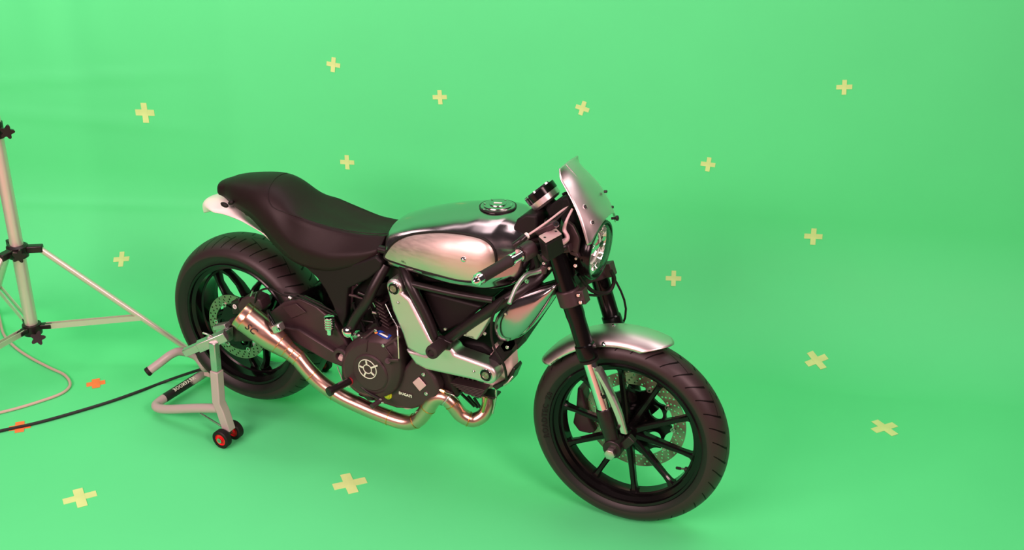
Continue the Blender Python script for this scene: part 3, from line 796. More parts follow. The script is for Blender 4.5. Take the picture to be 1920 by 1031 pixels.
# front cylinder, nearly level, with fins around it
cA = V((.83, 0, .395)); cB = V(P(905, 712, 0)); cA = cB+V((-.14, 0, .030)); dd = cB+V((.02, 0, 0))-cA; Lc = np.linalg.norm(dd); pr = []
mb = MB()
for k in range(10):
    t = k*Lc/10; pr += [(.050, t), (.066, t+.0025), (.066, t+.006), (.050, t+.009)]
mb.lathe(pr, cA, dd, 36); part('front_cylinder', mb, M['mag'], ENG, ang=30)
for k in range(6):
    a = V(P(850+5*k, 713+3.6*k, -.105)); b = V(P(914-1.5*k, 727+2.6*k, -.105)); mb = MB().bar(a, b, .04, .0035); part('cooling_fin', mb, M['mag'], ENG, bevel=.001)
pm('front_cylinder_head', [(905, 655), (930, 650), (945, 656), (956, 690), (950, 715), (935, 728), (905, 732)], -.075, -.005, M['cast'], ENG, bevel=.01, seg=3)
pm('rocker_cover', [(928, 654), (938, 643), (950, 644), (958, 662), (960, 690), (947, 712), (936, 706), (932, 680)], -.095, -.045, M['cast'], ENG, bevel=.009, seg=3)
pm('rocker_cover', [(918, 664), (934, 660), (938, 676), (926, 684)], -.105, -.06, M['cast'], ENG, bevel=.004)
pm('head_gasket_edge', [(922, 724), (952, 710), (962, 688), (966, 694), (957, 716), (930, 732)], -.088, -.035, M['satin'], ENG, bevel=.003)
pm('intake_manifold', [(805, 655), (835, 632), (905, 645), (925, 660), (920, 690), (850, 680)], -.085, .08, M['dark'], ENG, bevel=.01)
pm('intake_manifold', [(690, 560), (770, 540), (800, 620), (780, 680), (700, 640), (676, 600)], -.085, .08, M['dark'], ENG, bevel=.012)
pm('dark_infill', [(660, 545), (690, 515), (735, 512), (730, 570), (690, 622), (658, 622)], -.075, .075, M['dark'], bevel=.01)  # added dark block that closes the see-through gap between the frame tubes
# loose fittings in the dark space behind the belt cover
rnd = random.Random(7)
for (a, b, c_, d_, r, mm) in [(672, 548, 702, 560, .006, 'satin'), (668, 556, 690, 563, .004, 'mag'), (690, 565, 706, 600, .004, 'satin'), (698, 585, 712, 588, .006, 'steel'), (706, 600, 716, 620, .005, 'dark'), (676, 600, 700, 604, .003, 'satin'), (712, 560, 708, 592, .008, 'dark'), (662, 568, 690, 640, .006, 'dark'), (652, 552, 672, 556, .005, 'mag'), (695, 560, 704, 575, .003, 'steel'), (812, 652, 850, 668, .008, 'dark'), (850, 668, 905, 672, .006, 'mag'), (862, 658, 890, 664, .007, 'satin')]:
    tubes('engine_fitting', [[P(a, b, -.115), P(c_, d_, -.105)]], r, M[mm])
# ribbed timing belt drive visible between covers
for k in range(9):
    q = V(P(716+2.6*k, 562+7.6*k, -.10)); part('cooling_fin', MB().box(q, (.035, .05, .004), rodm((0, 1, 0), .35)), M['mag'], ENG, bevel=.001)

# belt covers (aluminium)
def rounded(pts, y, n=6): return cr(PL(pts, y), n, closed=True)
up_ = [P(721, 541, -.165)]
th = np.linspace(PI*1.05, -.12*PI, 12)
bx = V(P(738, 540, -.165)); top = [bx+.0285*V((math.cos(a), 0, math.sin(a))) for a in th]
UA = [tuple(q) for q in top]+PL([(768, 562), (806, 636), (822, 652), (798, 668), (790, 668), (762, 654), (752, 622), (735, 582)], -.165)
mb = MB().prism(UA, (0, .062, 0)); BU = part('belt_cover', mb, M['alu'], bevel=.010, seg=4, label='upper satin aluminium belt cover')
bx2 = V(P(911, 703, -.165)); th = np.linspace(PI*.48, -PI*.42, 12); end = [bx2+.034*V((math.cos(a), 0, math.sin(a))) for a in th]
LA = PL([(757, 655), (798, 666), (826, 650), (845, 652), (852, 664)], -.165)+[tuple(q) for q in end]+PL([(880, 712), (815, 698), (798, 694), (778, 684)], -.165)
mb = MB().prism(LA, (0, .066, 0)); BL = part('belt_cover', mb, M['alu'], bevel=.011, seg=4, label='lower satin aluminium belt cover')
for (px, py, pr_, r) in [(738, 541, BU, .0185), (911, 703, BL, .0195)]:
    q = V(P(px, py, -.166)); ring = MB().lathe([(r*.98, .003), (r*.99, -.0015), (r*1.05, -.002), (r*1.12, 0), (r*1.12, .003)], q, (0, 1, 0), 40, closedprof=True); obj('window_ring', ring, M['chrome'], pr_, ang=50)
    obj('window_well', MB().cyl(q+V((0, -.0012, 0)), q+V((0, .002, 0)), r*1.0, 36), M['gloss'], pr_)
    pu = MB().lathe([(.001, -.003), (r*.2, -.003), (r*.25, -.0015), (r*.5, -.0015), (r*.55, -.003), (r*.62, -.003), (r*.64, 0)], q+V((0, -.0015, 0)), (0, 1, 0), 24); obj('pulley', pu, M['disc'], pr_)
for (px, py, pr_) in [(746, 568, BU), (888, 697, BL)]:
    q = V(P(px, py, -.166)); obj('bolt', MB().lathe([(.004, 0), (.0045, -.001), (.003, -.002), (.0005, -.001)], q, (0, 1, 0), 12), M['steel'], pr_)

# frame slider bobbin
q0, q1 = V(P(838, 640, -.155)), V(P(803, 661, -.215)); q0 = V(P(833, 641, -.15)); q1 = q0+V((0, -.085, 0)); 
mb = MB().lathe([(.018, 0), (.020, .003), (.021, .04), (.0225, .072), (.0205, .080), (.012, .082), (.010, .076), (.0005, .076)], q0, q1-q0, 32); part('frame_slider', mb, M['grip'], label='black plastic frame slider bobbin')
bolt(836, 616, -.16, .005, 'steel')
part('slider_bracket', MB().bar(P(822, 636, -.158), P(848, 648, -.158), .03, .02, up=(0, 1, 0)), M['satin'], bevel=.003)

# small trapezoid aluminium box with black print
tz = [(860, 627), (904, 589), (919, 592), (921, 596), (897, 638), (892, 638)]
tz = [(862, 628), (905, 591), (921, 593), (894, 638)]
mb = MB().prism(PL(tz, -.150), (0, .035, 0)); TZ = part('side_box', mb, M['alu'], bevel=.0045, seg=3, label='small trapezoid aluminium side box')
m_ = text('RIZOMA', .0056, plane_fn(V(P(882, 631.5, -.1508)), V(P(892, 633, -.1508))-V(P(872, 630, -.1508)), (0, 0, 1)), depth=.0004); obj('box_print', m_, M['black'], TZ)
mb = MB().bar(P(873, 625, -.1508), P(874, 631, -.1508), .0012, .0004, up=(0, 1, 0)); mb.bar(P(871.5, 625.5, -.1508), P(875.5, 625, -.1508), .001, .0004, up=(0, 1, 0)); obj('box_mark', mb, M['black'], TZ)

# oil cooler and its shroud
oc = [(1030, 540), (1046, 548), (1044, 556), (990, 635), (985, 640), (962, 662), (948, 655), (950, 640)]
RAD_ = pm('oil_cooler', oc, .01, -.125, M['dark'], bevel=.006)
for k in range(14):
    t = k/13; a = V(P(1040-75*t, 552+96*t, .012)); part('cooler_fin', MB().bar(a, a+V((0, -.13, 0)), .014, .0022, up=(.5, 0, 1)), M['satin'], RAD_)
def shroud():
    pts = cr(PL([(1030, 538), (1040, 541), (1028, 566), (1008, 596), (984, 626), (964, 640), (945, 645), (929, 638), (922, 618), (926, 598), (940, 578), (955, 563), (990, 550)], -.15), 4, closed=True)
    c_ = sum(pts)/len(pts); rings = []
    for s, yy in [(1.0, -.085), (1.0, -.128), (.97, -.140), (.88, -.150), (.70, -.157), (.45, -.161), (.15, -.162)]:
        rings.append([V((c_[0]+(q[0]-c_[0])*s, yy, c_[2]+(q[2]-c_[2])*s)) for q in pts])
    return MB().loft(rings)
mb = shroud(); SHB = bvh_of(mb); SHR = part('cooler_shroud', mb, M['tank'], ang=40, label='polished aluminium oil cooler shroud')
mb = MB().prism(PL([(975, 622), (1000, 590), (1003, 596), (984, 624), (972, 630)], -.150), (0, .05, 0)); obj('shroud_lip', mb, M['alu'], SHR, bevel=.003)
q = on(SHB, 949, 588); obj('bolt', MB().cyl(q, q+V((0, -.004, 0)), .004, 10), M['steel'], SHR) if q is not None else None
tubes('clutch_hose', [PL([(945, 560, -.17), (925, 590, -.175), (921, 625, -.175), (928, 655, -.175), (945, 685, -.17), (950, 712, -.13)], 0)], .0042, M['rubber'])
bolt(952, 650, -.13, .006, 'steel'); pm('cooler_bracket', [(930, 640), (965, 635), (972, 655), (945, 662)], -.125, -.06, M['satin'], bevel=.004)
bolt(910, 625, -.165, .005, 'steel')
tubes('spark_lead', [PL([(962, 705, -.10), (953, 716, -.11), (945, 722, -.11)], 0)], .004, M['steel'])

# ---- exhaust
ep = PL([(914, 738, -.045), (915, 760, -.055), (905, 779, -.07), (886, 787, -.085), (864, 777, -.10), (848, 757, -.11), (833, 744, -.115), (815, 748, -.12), (800, 768, -.125), (783, 787, -.13), (758, 791, -.135), (715, 777, -.145), (675, 760, -.155), (640, 743, -.160), (605, 720, -.168), (578, 694, -.175), (560, 672, -.18)], 0)
path = cr(ep, 6)
_sd = nrm(V(P(452, 588, -.225))-V(ep[-1])); path += [V(ep[-1])+_sd*.012, V(ep[-1])+_sd*.024]
rad = np.interp(np.linspace(0, 1, len(path)), [0, .12, .2, .5, .8, 1], [.0205, .0225, .0245, .0255, .0270, .0280])
EX = part('exhaust_pipe', MB().tube(path, rad, 28), M['pipe'], ang=60)
def ringat(i, w=.0024, extra=.0014, m='weld', par=None):
    p = path[i]; d = nrm(path[min(i+1, len(path)-1)]-path[i-1]); r = rad[i]+extra
    obj('weld_ring', MB().lathe([(r-.002, -w), (r, -w*.5), (r, w*.5), (r-.002, w)], p, d, 32), M[m], par or EX)
for i in (20, 30, 47, 55, 64, 80, 88): ringat(i)
for i in (34,): ringat(i, .004, .002, 'steel')
e0 = V(ep[-1]); e1 = V(P(452, 588, -.225)); dd = nrm(e1-e0); LM = np.linalg.norm(e1-e0)
for s_ in (.006, .012): pass
pr = [(.0285, 0), (.0285, .03), (.031, .05), (.033, .055), (.0385, LM*.34), (.044, LM*.45), (.0465, LM*.6), (.0485, LM-.028), (.0492, LM-.026), (.0492, LM-.018), (.0485, LM-.016), (.0485, LM), (.044, LM+.002), (.040, LM-.006), (.036, LM-.05)]
mb = MB().lathe(pr, e0, dd, 48, caps=False); SIL = part('silencer', mb, M['pipe'], ang=40, label='tapered stainless steel silencer'); SILB = bvh_of(mb)
obj('silencer_core', MB().cyl(e0+dd*(LM-.05), e0+dd*(LM-.045), .036, 32), M['black'], SIL)
for t, r in ((.004, .0295), (.028, .0295), (.050, .0322), (LM*.34, .0395), (LM-.022, .0498), (LM-.002, .049)):
    obj('weld_ring', MB().lathe([(r-.003, -.0022), (r, -.001), (r, .001), (r-.003, .0022)], e0+dd*t, dd, 44), M['weld'], SIL)
# SC print on the silencer, wrapped on its skin
h = hit(470, 617, SILB)
if h is not None:
    o_, n_ = h; ax_ = nrm(-dd); up = np.cross(n_, ax_); up = up if up[2] > 0 else -up
    def sfn(a, b, c):
        q = o_+ax_*a+up*b+n_*.03; loc, nn, i, dist = SILB.ray_cast(Vector(q), Vector(-n_)); 
        base = V(loc) if loc is not None else o_+ax_*a+up*b
        return tuple(base+n_*(.0006+c))
    obj('silencer_print', text('SC', .033, sfn, depth=.0006, bold=.0004, shear=.25, space=1.1), M['black'], SIL)
# hanger
hb = V(P(508, 600, -.19)); tubes('silencer_hanger', [[P(503, 583, -.19), P(508, 598, -.215), P(517, 616, -.225)]], .0075, M['gloss'])
mb = MB().prism(PL([(507, 613), (520, 608), (526, 622), (513, 627)], -.240), (0, .03, 0)); part('hanger_bracket', mb, M['alu'], bevel=.004)
bolt(522, 617, -.241, .007, 'chrome')
# header flange, lambda wiring, springs
q = V(P(914, 736, -.045)); part('header_flange', MB().box(q, (.075, .05, .008)), M['satin'], bevel=.003)
for px in (900, 930):
    part('header_stud', MB().cyl(P(px, 728, -.06), P(px, 746, -.06), .0035, 10), M['steel'])
tubes('lambda_sensor', [[P(905, 772, -.095), P(909, 757, -.10), P(912, 745, -.10)]], .005, M['brass'])
tubes('heat_spring', [[P(930, 745, -.085), P(924, 775, -.085)]], .0032, M['steel'])
for k in range(3):
    tubes('header_tube', [[P(865+12*k, 738+4*k, .02), P(890+6*k, 762+2*k, .03)]], .005, M['satin'])
tubes('sensor_cable', [PL([(822, 730, -.13), (835, 735, -.13), (850, 741, -.135), (860, 750, -.12)], 0)], .0025, M['steel'])
q = V(P(826, 731, -.13)); part('sensor_fitting', MB().cyl(q, q+V((.016, 0, -.002)), .006, 6), M['brass'])

# ---- foot peg, rear brake pedal
q0, q1 = V(P(657, 713, -.175)), V(P(629, 728, -.235)); 
FP = part('foot_peg', MB().lathe([(.010, 0), (.0125, .002), (.0125, .075), (.0155, .080), (.0155, .092), (.009, .094)], q0, q1-q0, 24), M['satin'])
mb = MB()
for k in range(12):
    t = .15+.05*k; q = q0+(q1-q0)*t*1.0; mb.box(q+V((-.001, -.004, .0125)), (.0035, .0035, .002))
obj('peg_teeth', mb, M['steel'], FP)
obj('peg_collar', MB().lathe([(.008, -.006), (.015, -.006), (.015, .004), (.008, .004)], q0, q1-q0, 20, closedprof=True), M['redm'], FP, label='red anodised collar')
pm('peg_bracket', [(640, 690), (655, 700), (668, 712), (690, 738), (700, 752), (690, 752), (662, 728), (640, 712)], -.165, -.145, M['satin'], bevel=.004)
mb = text('10', .020, plane_fn(V(P(652, 723, -.1658)), V(P(658, 724, -.1658))-V(P(646, 722, -.1658)), (0, 0, 1)), depth=.0006, bold=.0008); part('number_decal', mb, M['prgr'])
tubes('brake_pedal', [PL([(668, 716, -.17), (690, 735, -.18), (716, 750, -.19)], 0)], .006, M['satin'])
tubes('brake_pedal', [[P(718, 748, -.185), P(697, 762, -.235)]], .0085, M['mag'])
for a in [(714, 748), (718, 754)]: bolt(a[0], a[1], -.198, .004, 'chrome')
tubes('brake_rod', [[P(632, 686, -.16), P(642, 712, -.165)]], .002, M['steel'])
tubes('frame_loop', [PL([(660, 702, -.14), (668, 700, -.145), (678, 710, -.145), (678, 722, -.14)], 0)], .005, M['satin'])

# ---- side panel under the seat (matte black)
sp = [(562, 492), (590, 500), (620, 502), (655, 497), (690, 486), (704, 480), (716, 492), (712, 506), (690, 524), (652, 541), (650, 560), (649, 592), (642, 614), (634, 600), (622, 570), (608, 542), (594, 522)]
mb = MB().prism(PL(sp, -.128), (0, .03, 0)); part('side_panel', mb, M['matte'], bevel=.007, seg=3)
mb = MB().prism([(q[0], .098, q[2]) for q in PL(sp, -.128)], (0, .03, 0)); part('side_panel', mb, M['matte'], bevel=.007, seg=3)

# ---- seat (loft)
stp = [P(a, b, c) for a, b, c in [(421, 345, .02), (432, 331, .02), (458, 323, .03), (495, 320.5, .035), (530, 322, .04), (548, 327, .045), (563, 335, .05), (582, 351, .055), (606, 371, .06), (640, 390, .06), (680, 406, .058), (710, 415, .055), (742, 421, .05)]]
stx = [q[0] for q in stp]; stz = [q[2] for q in stp]
stx[0] = -.085; stz[0] = stz[1]-.004
sbl = [(418, 367, -.05), (438, 386, -.08), (470, 408, -.105), (492, 433, -.118), (515, 462, -.126), (545, 488, -.132), (575, 502, -.135), (610, 508, -.136), (650, 502, -.130), (690, 490, -.117), (714, 480, -.103), (738, 470, -.092)]
sb = [P(*a) for a in sbl]; sbx = [q[0] for q in sb]; sbz = [q[2] for q in sb]; sbw = [-q[1] for q in sb]
srl = [(503, 358, -.100), (512, 388, -.108), (560, 408, -.108), (600, 421, -.100), (650, 433, -.086), (700, 440, -.073), (738, 441, -.064)]
sr = [P(*a) for a in srl]; srx = [q[0] for q in sr]; srz = [q[2] for q in sr]; srw = [-q[1] for q in sr]
X0, X1 = -.083, .618
rings = []; NX = 56
def smooth(f, x0):
    xs = [X0+(X1-X0)*i/NX for i in range(NX+1)]; k0 = max(i for i, x in enumerate(xs) if x <= x0) if x0 > X0 else 0
    v = [f(x) for x in xs]
    for _ in range(6): v = [v[i] if i <= k0 or i == NX else .25*v[i-1]+.5*v[i]+.25*v[i+1] for i in range(NX+1)]
    return v
ZT = smooth(lambda x: ipc(x, stx, stz), -.02); ZS = smooth(lambda x: ipc(x, srx, srz), srx[0]+.02); WS = smooth(lambda x: ipc(x, srx, srw), srx[0]+.02); ZB = smooth(lambda x: ipc(x, sbx, sbz), -.05)
for i in range(NX+1):
    t = i/NX; x = X0+(X1-X0)*(t**1.25 if t < .0 else t)
    zt = ZT[i]; zb = ZB[i]; wb = ipc(x, sbx, sbw)
    fin = min(1, max(0, (x-X0)/.035)+.02); roundf = max(1-(1-fin)**2.4, 0.0)**.5
    if x > srx[0]:
        zs = ZS[i]; ws = WS[i]
        hmp = min(1, (x-srx[0])/.14)
    else:
        zs = None; hmp = 0
    half = []
    K = 18
    for k in range(K+1):
        a = k/K*PI/2
        # round cowl section
        ex = .62
        y1 = wb*math.sin(a)**.75; z1 = zb+(zt-zb)*max(math.cos(a), 0)**ex
        half.append([y1, z1])
    if zs is not None and hmp > 0:
        # seat section: broad flat top that breaks at the shoulder seam, then the skirt
        sec = [(0, zt), (ws*.3, zt-.001), (ws*.6, zt-(zt-zs)*.10), (ws*.85, zt-(zt-zs)*.42), (ws*.97, zt-(zt-zs)*.8), (ws, zs), (ws+(wb-ws)*.45, zs-(zs-zb)*.25), (wb+.004, zs-(zs-zb)*.6), (wb+.002, zs-(zs-zb)*.86), (wb, zb)]
        cum = [0]
        for j in range(1, len(sec)): cum.append(cum[-1]+math.dist(sec[j], sec[j-1]))
        for k in range(K+1):
            s_ = cum[-1]*k/K; yy = np.interp(s_, cum, [q[0] for q in sec]); zz = np.interp(s_, cum, [q[1] for q in sec])
            e = hmp*hmp*(3-2*hmp)
            half[k] = [half[k][0]*(1-e)+yy*e, half[k][1]*(1-e)+zz*e]
    zc = zb+.55*(zt-zb)
    if roundf < 1:
        half = [[q[0]*roundf, zc+(q[1]-zc)*roundf] for q in half]
    bot = [[half[-1][0]*.82, half[-1][1]-.006*roundf], [half[-1][0]*.4, half[-1][1]-.002]]
    hp_ = half+bot
    ring = [V((x, -q[0], q[1])) for q in hp_]+[V((x, q[0], q[1])) for q in hp_[::-1][:-1]]
    rings.append(ring)
mb = MB().loft(rings); SEB = bvh_of(mb)
SEAT = part('seat', mb, M['leather'], ang=80, label='black leather single seat with rear hump')
# seam ridge
seam = []
for (px, py) in cr([(543, 324), (528, 327), (514, 337), (505, 352), (503, 368), (507, 382), (518, 392), (560, 407), (600, 420), (650, 432), (700, 438), (726, 438)], 5):
    q = on(SEB, px, py, .0)
    if q is not None: seam.append(q)
if len(seam) > 4: obj('seat_seam', MB().tube(seam, .0017, 8), M['leather'], SEAT)
# front piping of the seat against the tank
sm = []
for k in range(15):
    rr2 = rings[-1]; 
fr2 = rings[-1][:19]; fr3 = [V((q[0]+.004, q[1]*1.01, q[2]+.001)) for q in rings[-1][1:38]]
obj('seat_piping', MB().tube([V((q[0]+.002, q[1], q[2])) for q in (rings[-1][20::-1]+rings[-1][:20:-1])], .004, 8), M['leather'], SEAT)

# ---- translucent rear mudguard under the tail
mg = cr([P(a, b, 0) for a, b in [(390, 368), (404, 366), (424, 366), (450, 385), (475, 410), (508, 436), (530, 452)]], 5)
mb = MB(); rings2 = []
topc = [(386, 397), (386, 380), (394, 369), (410, 365), (430, 366), (450, 378), (475, 400), (500, 425), (520, 445)]
edge = [(390, 400), (396, 399), (405, 399), (420, 402), (440, 409), (458, 417), (478, 428), (497, 440), (515, 455)]
tc_ = cr([P(a, b, .0) for a, b in topc], 4); ec_ = cr([P(a, b, -.085+.02*0) for a, b in edge], 4)
for i in range(len(tc_)):
    t = i/(len(tc_)-1); ring = []
    wy = .085
    wy = .085*min(1, .55+2.2*t)
    for k in range(17):
        s_ = -1+2*k/16; a = abs(s_)
        p = tc_[i]*(1-a**2.4)+V((ec_[i][0], 0, ec_[i][2]))*a**2.4
        ring.append(V((p[0], wy*s_, p[2])))
    rings2.append(ring)
mb.loft(rings2, caps=False, closed=False); MUD = part('rear_mudguard', mb, M['white'], solid=.003, ang=70, label='translucent white plastic rear mudguard')
# rubber bungs / tail lamp plug
for (a, b, rx, rot_) in [(421, 384, .016, .2), (433, 380, .012, -.6)]:
    q = V(P(a, b, -.088)); mb = MB().sphere((0, 0, 0), 1, 20, 10); Rm = rodm((0, 1, 0), rot_)
    mb.v = [tuple(q+Rm@(V(w_)*V((rx, .008, .0085)))) for w_ in mb.v]; part('tail_grommet', mb, M['rubber'])
part('tail_subframe', MB().prism(PL([(430, 372), (500, 380), (600, 460), (700, 470), (700, 490), (600, 490), (500, 425)], -.05), (0, .10, 0)), M['dark'], bevel=.006)

# ---- tank (loft)
ttp = [P(a, b, .03) for a, b in [(737, 421), (746, 409), (775, 396), (820, 386), (870, 380.5), (900, 379), (930, 379), (965, 385), (1003, 404)]]
ttx = [q[0] for q in ttp]; ttz = [q[2] for q in ttp]
tbl = [(716, 484, -.105), (726, 500, -.120), (770, 516, -.150), (830, 535, -.166), (900, 548, -.170), (935, 548, -.165), (962, 535, -.145), (985, 508, -.11), (1006, 480, -.07)]
tb = [P(*a) for a in tbl]; tbx = [q[0] for q in tb]; tbz = [q[2] for q in tb]; tbw = [-q[1] for q in tb]
TX0, TX1 = tbx[0]-.004, 1.150
def twid(x): return ipc(x, [TX0, .66, .75, .90, 1.0, 1.08, 1.12, TX1], [.104, .124, .146, .164, .162, .130, .10, .06])
trings = []; NT = 60; KT = 22
for i in range(NT+1):
    x = TX0+(TX1-TX0)*i/NT
    zt = ipc(x, ttx, ttz); zb = ipc(x, tbx, tbz); w = twid(x)
    fin = min(1, (x-TX0)/.03+.25); fe = min(1, (TX1-x)/.05+.35)
    sec = []
    zm = zb+.30*(zt-zb)
    for k in range(KT+1):
        a = k/KT*PI/2
        sec.append((w*math.sin(a)**.82, zm+(zt-zm)*math.cos(a)**.72))
    low_ = [(w*.997, zm-.3*(zm-zb)), (w*.98, zb+.45*(zm-zb)), (w*.955, zb+.022), (w*.94, zb+.010), (w*.915, zb+.002), (w*.86, zb-.002), (w*.5, zb+.002)]
    sec += low_
    s_ = math.sqrt(fin)*math.sqrt(fe); zc = zb+.4*(zt-zb)
    sec = [(q[0]*s_, zc+(q[1]-zc)*(.6+.4*s_)) for q in sec]
    trings.append([V((x, -q[0], q[1])) for q in sec]+[V((x, q[0], q[1])) for q in sec[::-1][:-1]])
mb = MB().loft(trings); TKB = bvh_of(mb)
TANK = part('fuel_tank', mb, M['tank'], ang=50, label='polished bare aluminium fuel tank')
# side panel on the tank skin: outline in pixels, seated on the side of the tank
def panel(outline, bulge, name, m, parent, n_r=9, bvh=TKB, off=.003):
    o_ = cr([V((a, b)) for a, b in outline], 5, closed=True); c_ = sum(o_)/len(o_); rings3 = []
    for i in range(n_r):
        t = 1-i/(n_r-1)*.97; ring = []
        for q in o_:
            px, py = c_+(q-c_)*t
            h = hit(px, py, bvh)
            p = V(P(px, py, -.15))
            for _ in range(6):
                x_ = min(max(p[0], TX0), TX1); zt_ = ipc(x_, ttx, ttz); zb_ = ipc(x_, tbx, tbz); zm_ = zb_+.30*(zt_-zb_)
                fr_z = min(max((p[2]-zm_)/(zt_-zm_), 0), .97); yt_ = twid(x_)*math.sin(math.acos(fr_z**(1/.72)))**.82
                fl_ = ipc(x_, [.58, .66, .75, .95, 1.08], [.112, .122, .128, .134, .120]); d_ = yt_-fl_
                lim = fl_+(d_+math.sqrt(d_*d_+.0001))/2; p = V(P(px, py, -lim))
            ring.append(p+V((0, -1, 0))*(off+bulge*(1-t**3)))
        rings3.append(ring)
    # smooth the outer ring into the skin
    back = [q+V((0, .006, 0)) for q in rings3[0]]
    return [back]+rings3
pn = [(722, 483), (728, 468), (742, 453), (765, 441), (800, 435.5), (840, 435), (880, 440), (908, 448), (924, 462), (931, 484), (927, 505), (910, 521), (890, 527), (860, 525), (820, 515), (780, 504), (745, 493)]
rg = panel(pn, .006, 'tank_panel', None, None)
mb = MB().loft(rg); PNL = obj('tank_panel', mb, M['brushed'], TANK, ang=60, label='brushed aluminium side panel with black seal'); PNB = bvh_of(mb)
obj('panel_seal', MB().tube([q+V((0, .0015, 0)) for q in rg[1]], .0042, 8, closed=True), M['rubber'], TANK)
mirr = MB().loft([[V((q[0], -q[1], q[2])) for q in r] for r in rg]); obj('tank_panel', mirr, M['brushed'], TANK, ang=60)
obj('panel_seal', MB().tube([V((q[0], -q[1]-.0015, q[2])) for q in rg[1]], .0042, 8, closed=True), M['rubber'], TANK)
h = hit(869, 486, PNB)
if h is not None: obj('panel_screw', MB().lathe([(.0085, 0), (.0080, .003), (.005, .006), (.0005, .0072)], h[0], h[1], 20), M['chrome'], TANK)
h = hit(757, 491, PNB)
if h is not None: obj('panel_print', text('HELL', .0085, plane_fn(h[0]+h[1]*.0012, V(P(765, 493.5, -.14))-V(P(750, 488, -.14)), (0, 0, 1)), depth=.0003), M['black'], TANK)
# filler cap
h = hit(928, 391, TKB); cp, cn = h; cp = V((cp[0], 0., cp[2])); cn = nrm((-.04, 0, 1))
loc, nn, _, _ = TKB.ray_cast(Vector((cp[0], 0, 1.3)), Vector((0, 0, -1))); cp = V(loc)
CAP = obj('fuel_cap', MB().lathe([(.052, -.010), (.054, .001), (.052, .004), (.046, .0045), (.045, .0075), (.036, .0078), (.026, .0078), (.025, .0105), (.010, .0115), (.0005, .0115)], cp, cn, 56), M['tank'], TANK, ang=30)
mb = MB().lathe([(.053, -.002), (.057, -.002), (.057, .0028), (.053, .0028)], cp, cn, 56, closedprof=True); obj('cap_seal', mb, M['black'], CAP)
for k in range(6):
    a = 2*PI*k/6+.4; q = cp+V((.0405*math.cos(a), .0405*math.sin(a), .0078)); obj('cap_screw', MB().lathe([(.0035, 0), (.0033, .0015), (.0005, .002)], q, cn, 10), M['chrome'], CAP)
mb = MB().bar(cp+V((-.012, -.004, .0118)), cp+V((.012, .004, .0118)), .006, .002); obj('cap_latch', mb, M['stwh'], CAP, bevel=.0008)

# ---- steering area: cover, ignition, top yoke
pm('steering_cover', [(962, 425), (968, 412), (985, 402), (1006, 404), (1008, 440), (985, 452), (968, 448)], -.075, .075, M['matte'], bevel=.008, seg=3)
tk = V(P(1010, 425, .0))
mb = MB().lathe([(.026, -.04), (.026, 0), (.022, .004), (.020, .012), (.016, .015), (.003, .016)], V(P(1018, 418, -.01)), nrm((-.35, 0, 1)), 28); part('steering_stem_nut', mb, M['steel'])
a, d, L1 = FTOP[-1]
for sy in (-1, 1):
    a_, d_, _ = FTOP[sy]; part('fork_cap', MB().lathe([(.024, 0), (.024, .012), (.018, .016), (.012, .016), (.0005, .012)], a_-d_*.014, -d_, 28), M['satin'])
# top yoke plate
a1 = FTOP[-1][0]; a2 = FTOP[1][0]
mb = MB(); mb.loft([[p+q for q in (V((-.035, 0, -.010)), V((.03, 0, -.010)), V((.03, 0, .010)), V((-.035, 0, .010)))] for p in (a1+V((0, .01, .0)), a1*.6+a2*.4+V((-.04, 0, .0)), a1*.4+a2*.6+V((-.04, 0, .0)), a2+V((0, -.01, .0)))]); part('top_yoke', mb, M['mag'], bevel=.004)

# ---- handlebar (right clip-on)
g0 = V(P(896, 524, -.385)); g1 = V(P(956, 489, -.275)); gd = nrm(g1-g0); Lg = np.linalg.norm(g1-g0)
HB = part('handlebar', MB().tube([g0+gd*.01, g1+gd*.06, V(P(1012, 462, -.16)), V(P(1040, 470, -.115))], .0112, 18), M['satin'])
GR = obj('grip', MB().lathe([(.0165, .012), (.0178, .014), (.0165, .018), (.0160, Lg-.01), (.0172, Lg-.006), (.0165, Lg)], g0, gd, 28), M['grip'], HB)
obj('bar_end', MB().lathe([(.0005, -.018), (.006, -.0175), (.0105, -.013), (.013, -.005), (.0165, -.004), (.0175, .004), (.0165, .012)], g0, gd, 28), M['chrome'], HB, label='chrome bar end weight')
obj('throttle_collar', MB().lathe([(.012, 0), (.0170, .001), (.0175, .006), (.0160, .008), (.0160, .034), (.0175, .036), (.0175, .040), (.012, .041)], g1, gd, 28), M['chrome'], HB)
g2 = g1+gd*.042
TH = obj('throttle_housing', MB().lathe([(.012, 0), (.024, .002), (.0255, .008), (.0255, .040), (.0225, .046), (.012, .048)], g2, gd, 28), M['mag'], HB)
obj('switch_block', MB().box(g2+gd*.020+V((-.012, -.012, .006)), (.026, .03, .026), rodm((0, 0, 1), .5)), M['satin'], HB, bevel=.004)
obj('switch_button', MB().cyl(g2+gd*.012+V((-.004, -.026, .014)), g2+gd*.012+V((-.006, -.034, .016)), .005, 12), M['cast'], HB)
tubes('cable_elbow', [[P(964, 460, -.255), P(975, 452, -.25), P(985, 443, -.235)]], .0085, M['satin'], 14)
tubes('throttle_cable', [PL([(984, 444, -.235), (1000, 434, -.21), (1030, 413, -.16), (1058, 392, -.10), (1075, 385, -.06)], 0)], .0032, M['cast'])
q = V(P(987, 442, -.232)); part('cable_adjuster', MB().lathe([(.004, -.010), (.0055, -.008), (.0055, -.002), (.009, 0), (.009, .004), (.005, .006)], q, V(P(1000, 434, -.21))-q, 12), M['stwh'])
tubes('clutch_cable', [PL([(1010, 450, -.16), (1035, 420, -.14), (1060, 395, -.10), (1078, 380, -.05)], 0)], .0045, M['rubber'])
tubes('wiring_loom', [PL([(1000, 470, -.17), (1008, 500, -.13), (1000, 520, -.10), (1020, 535, -.05)], 0)], .007, M['rubber'])
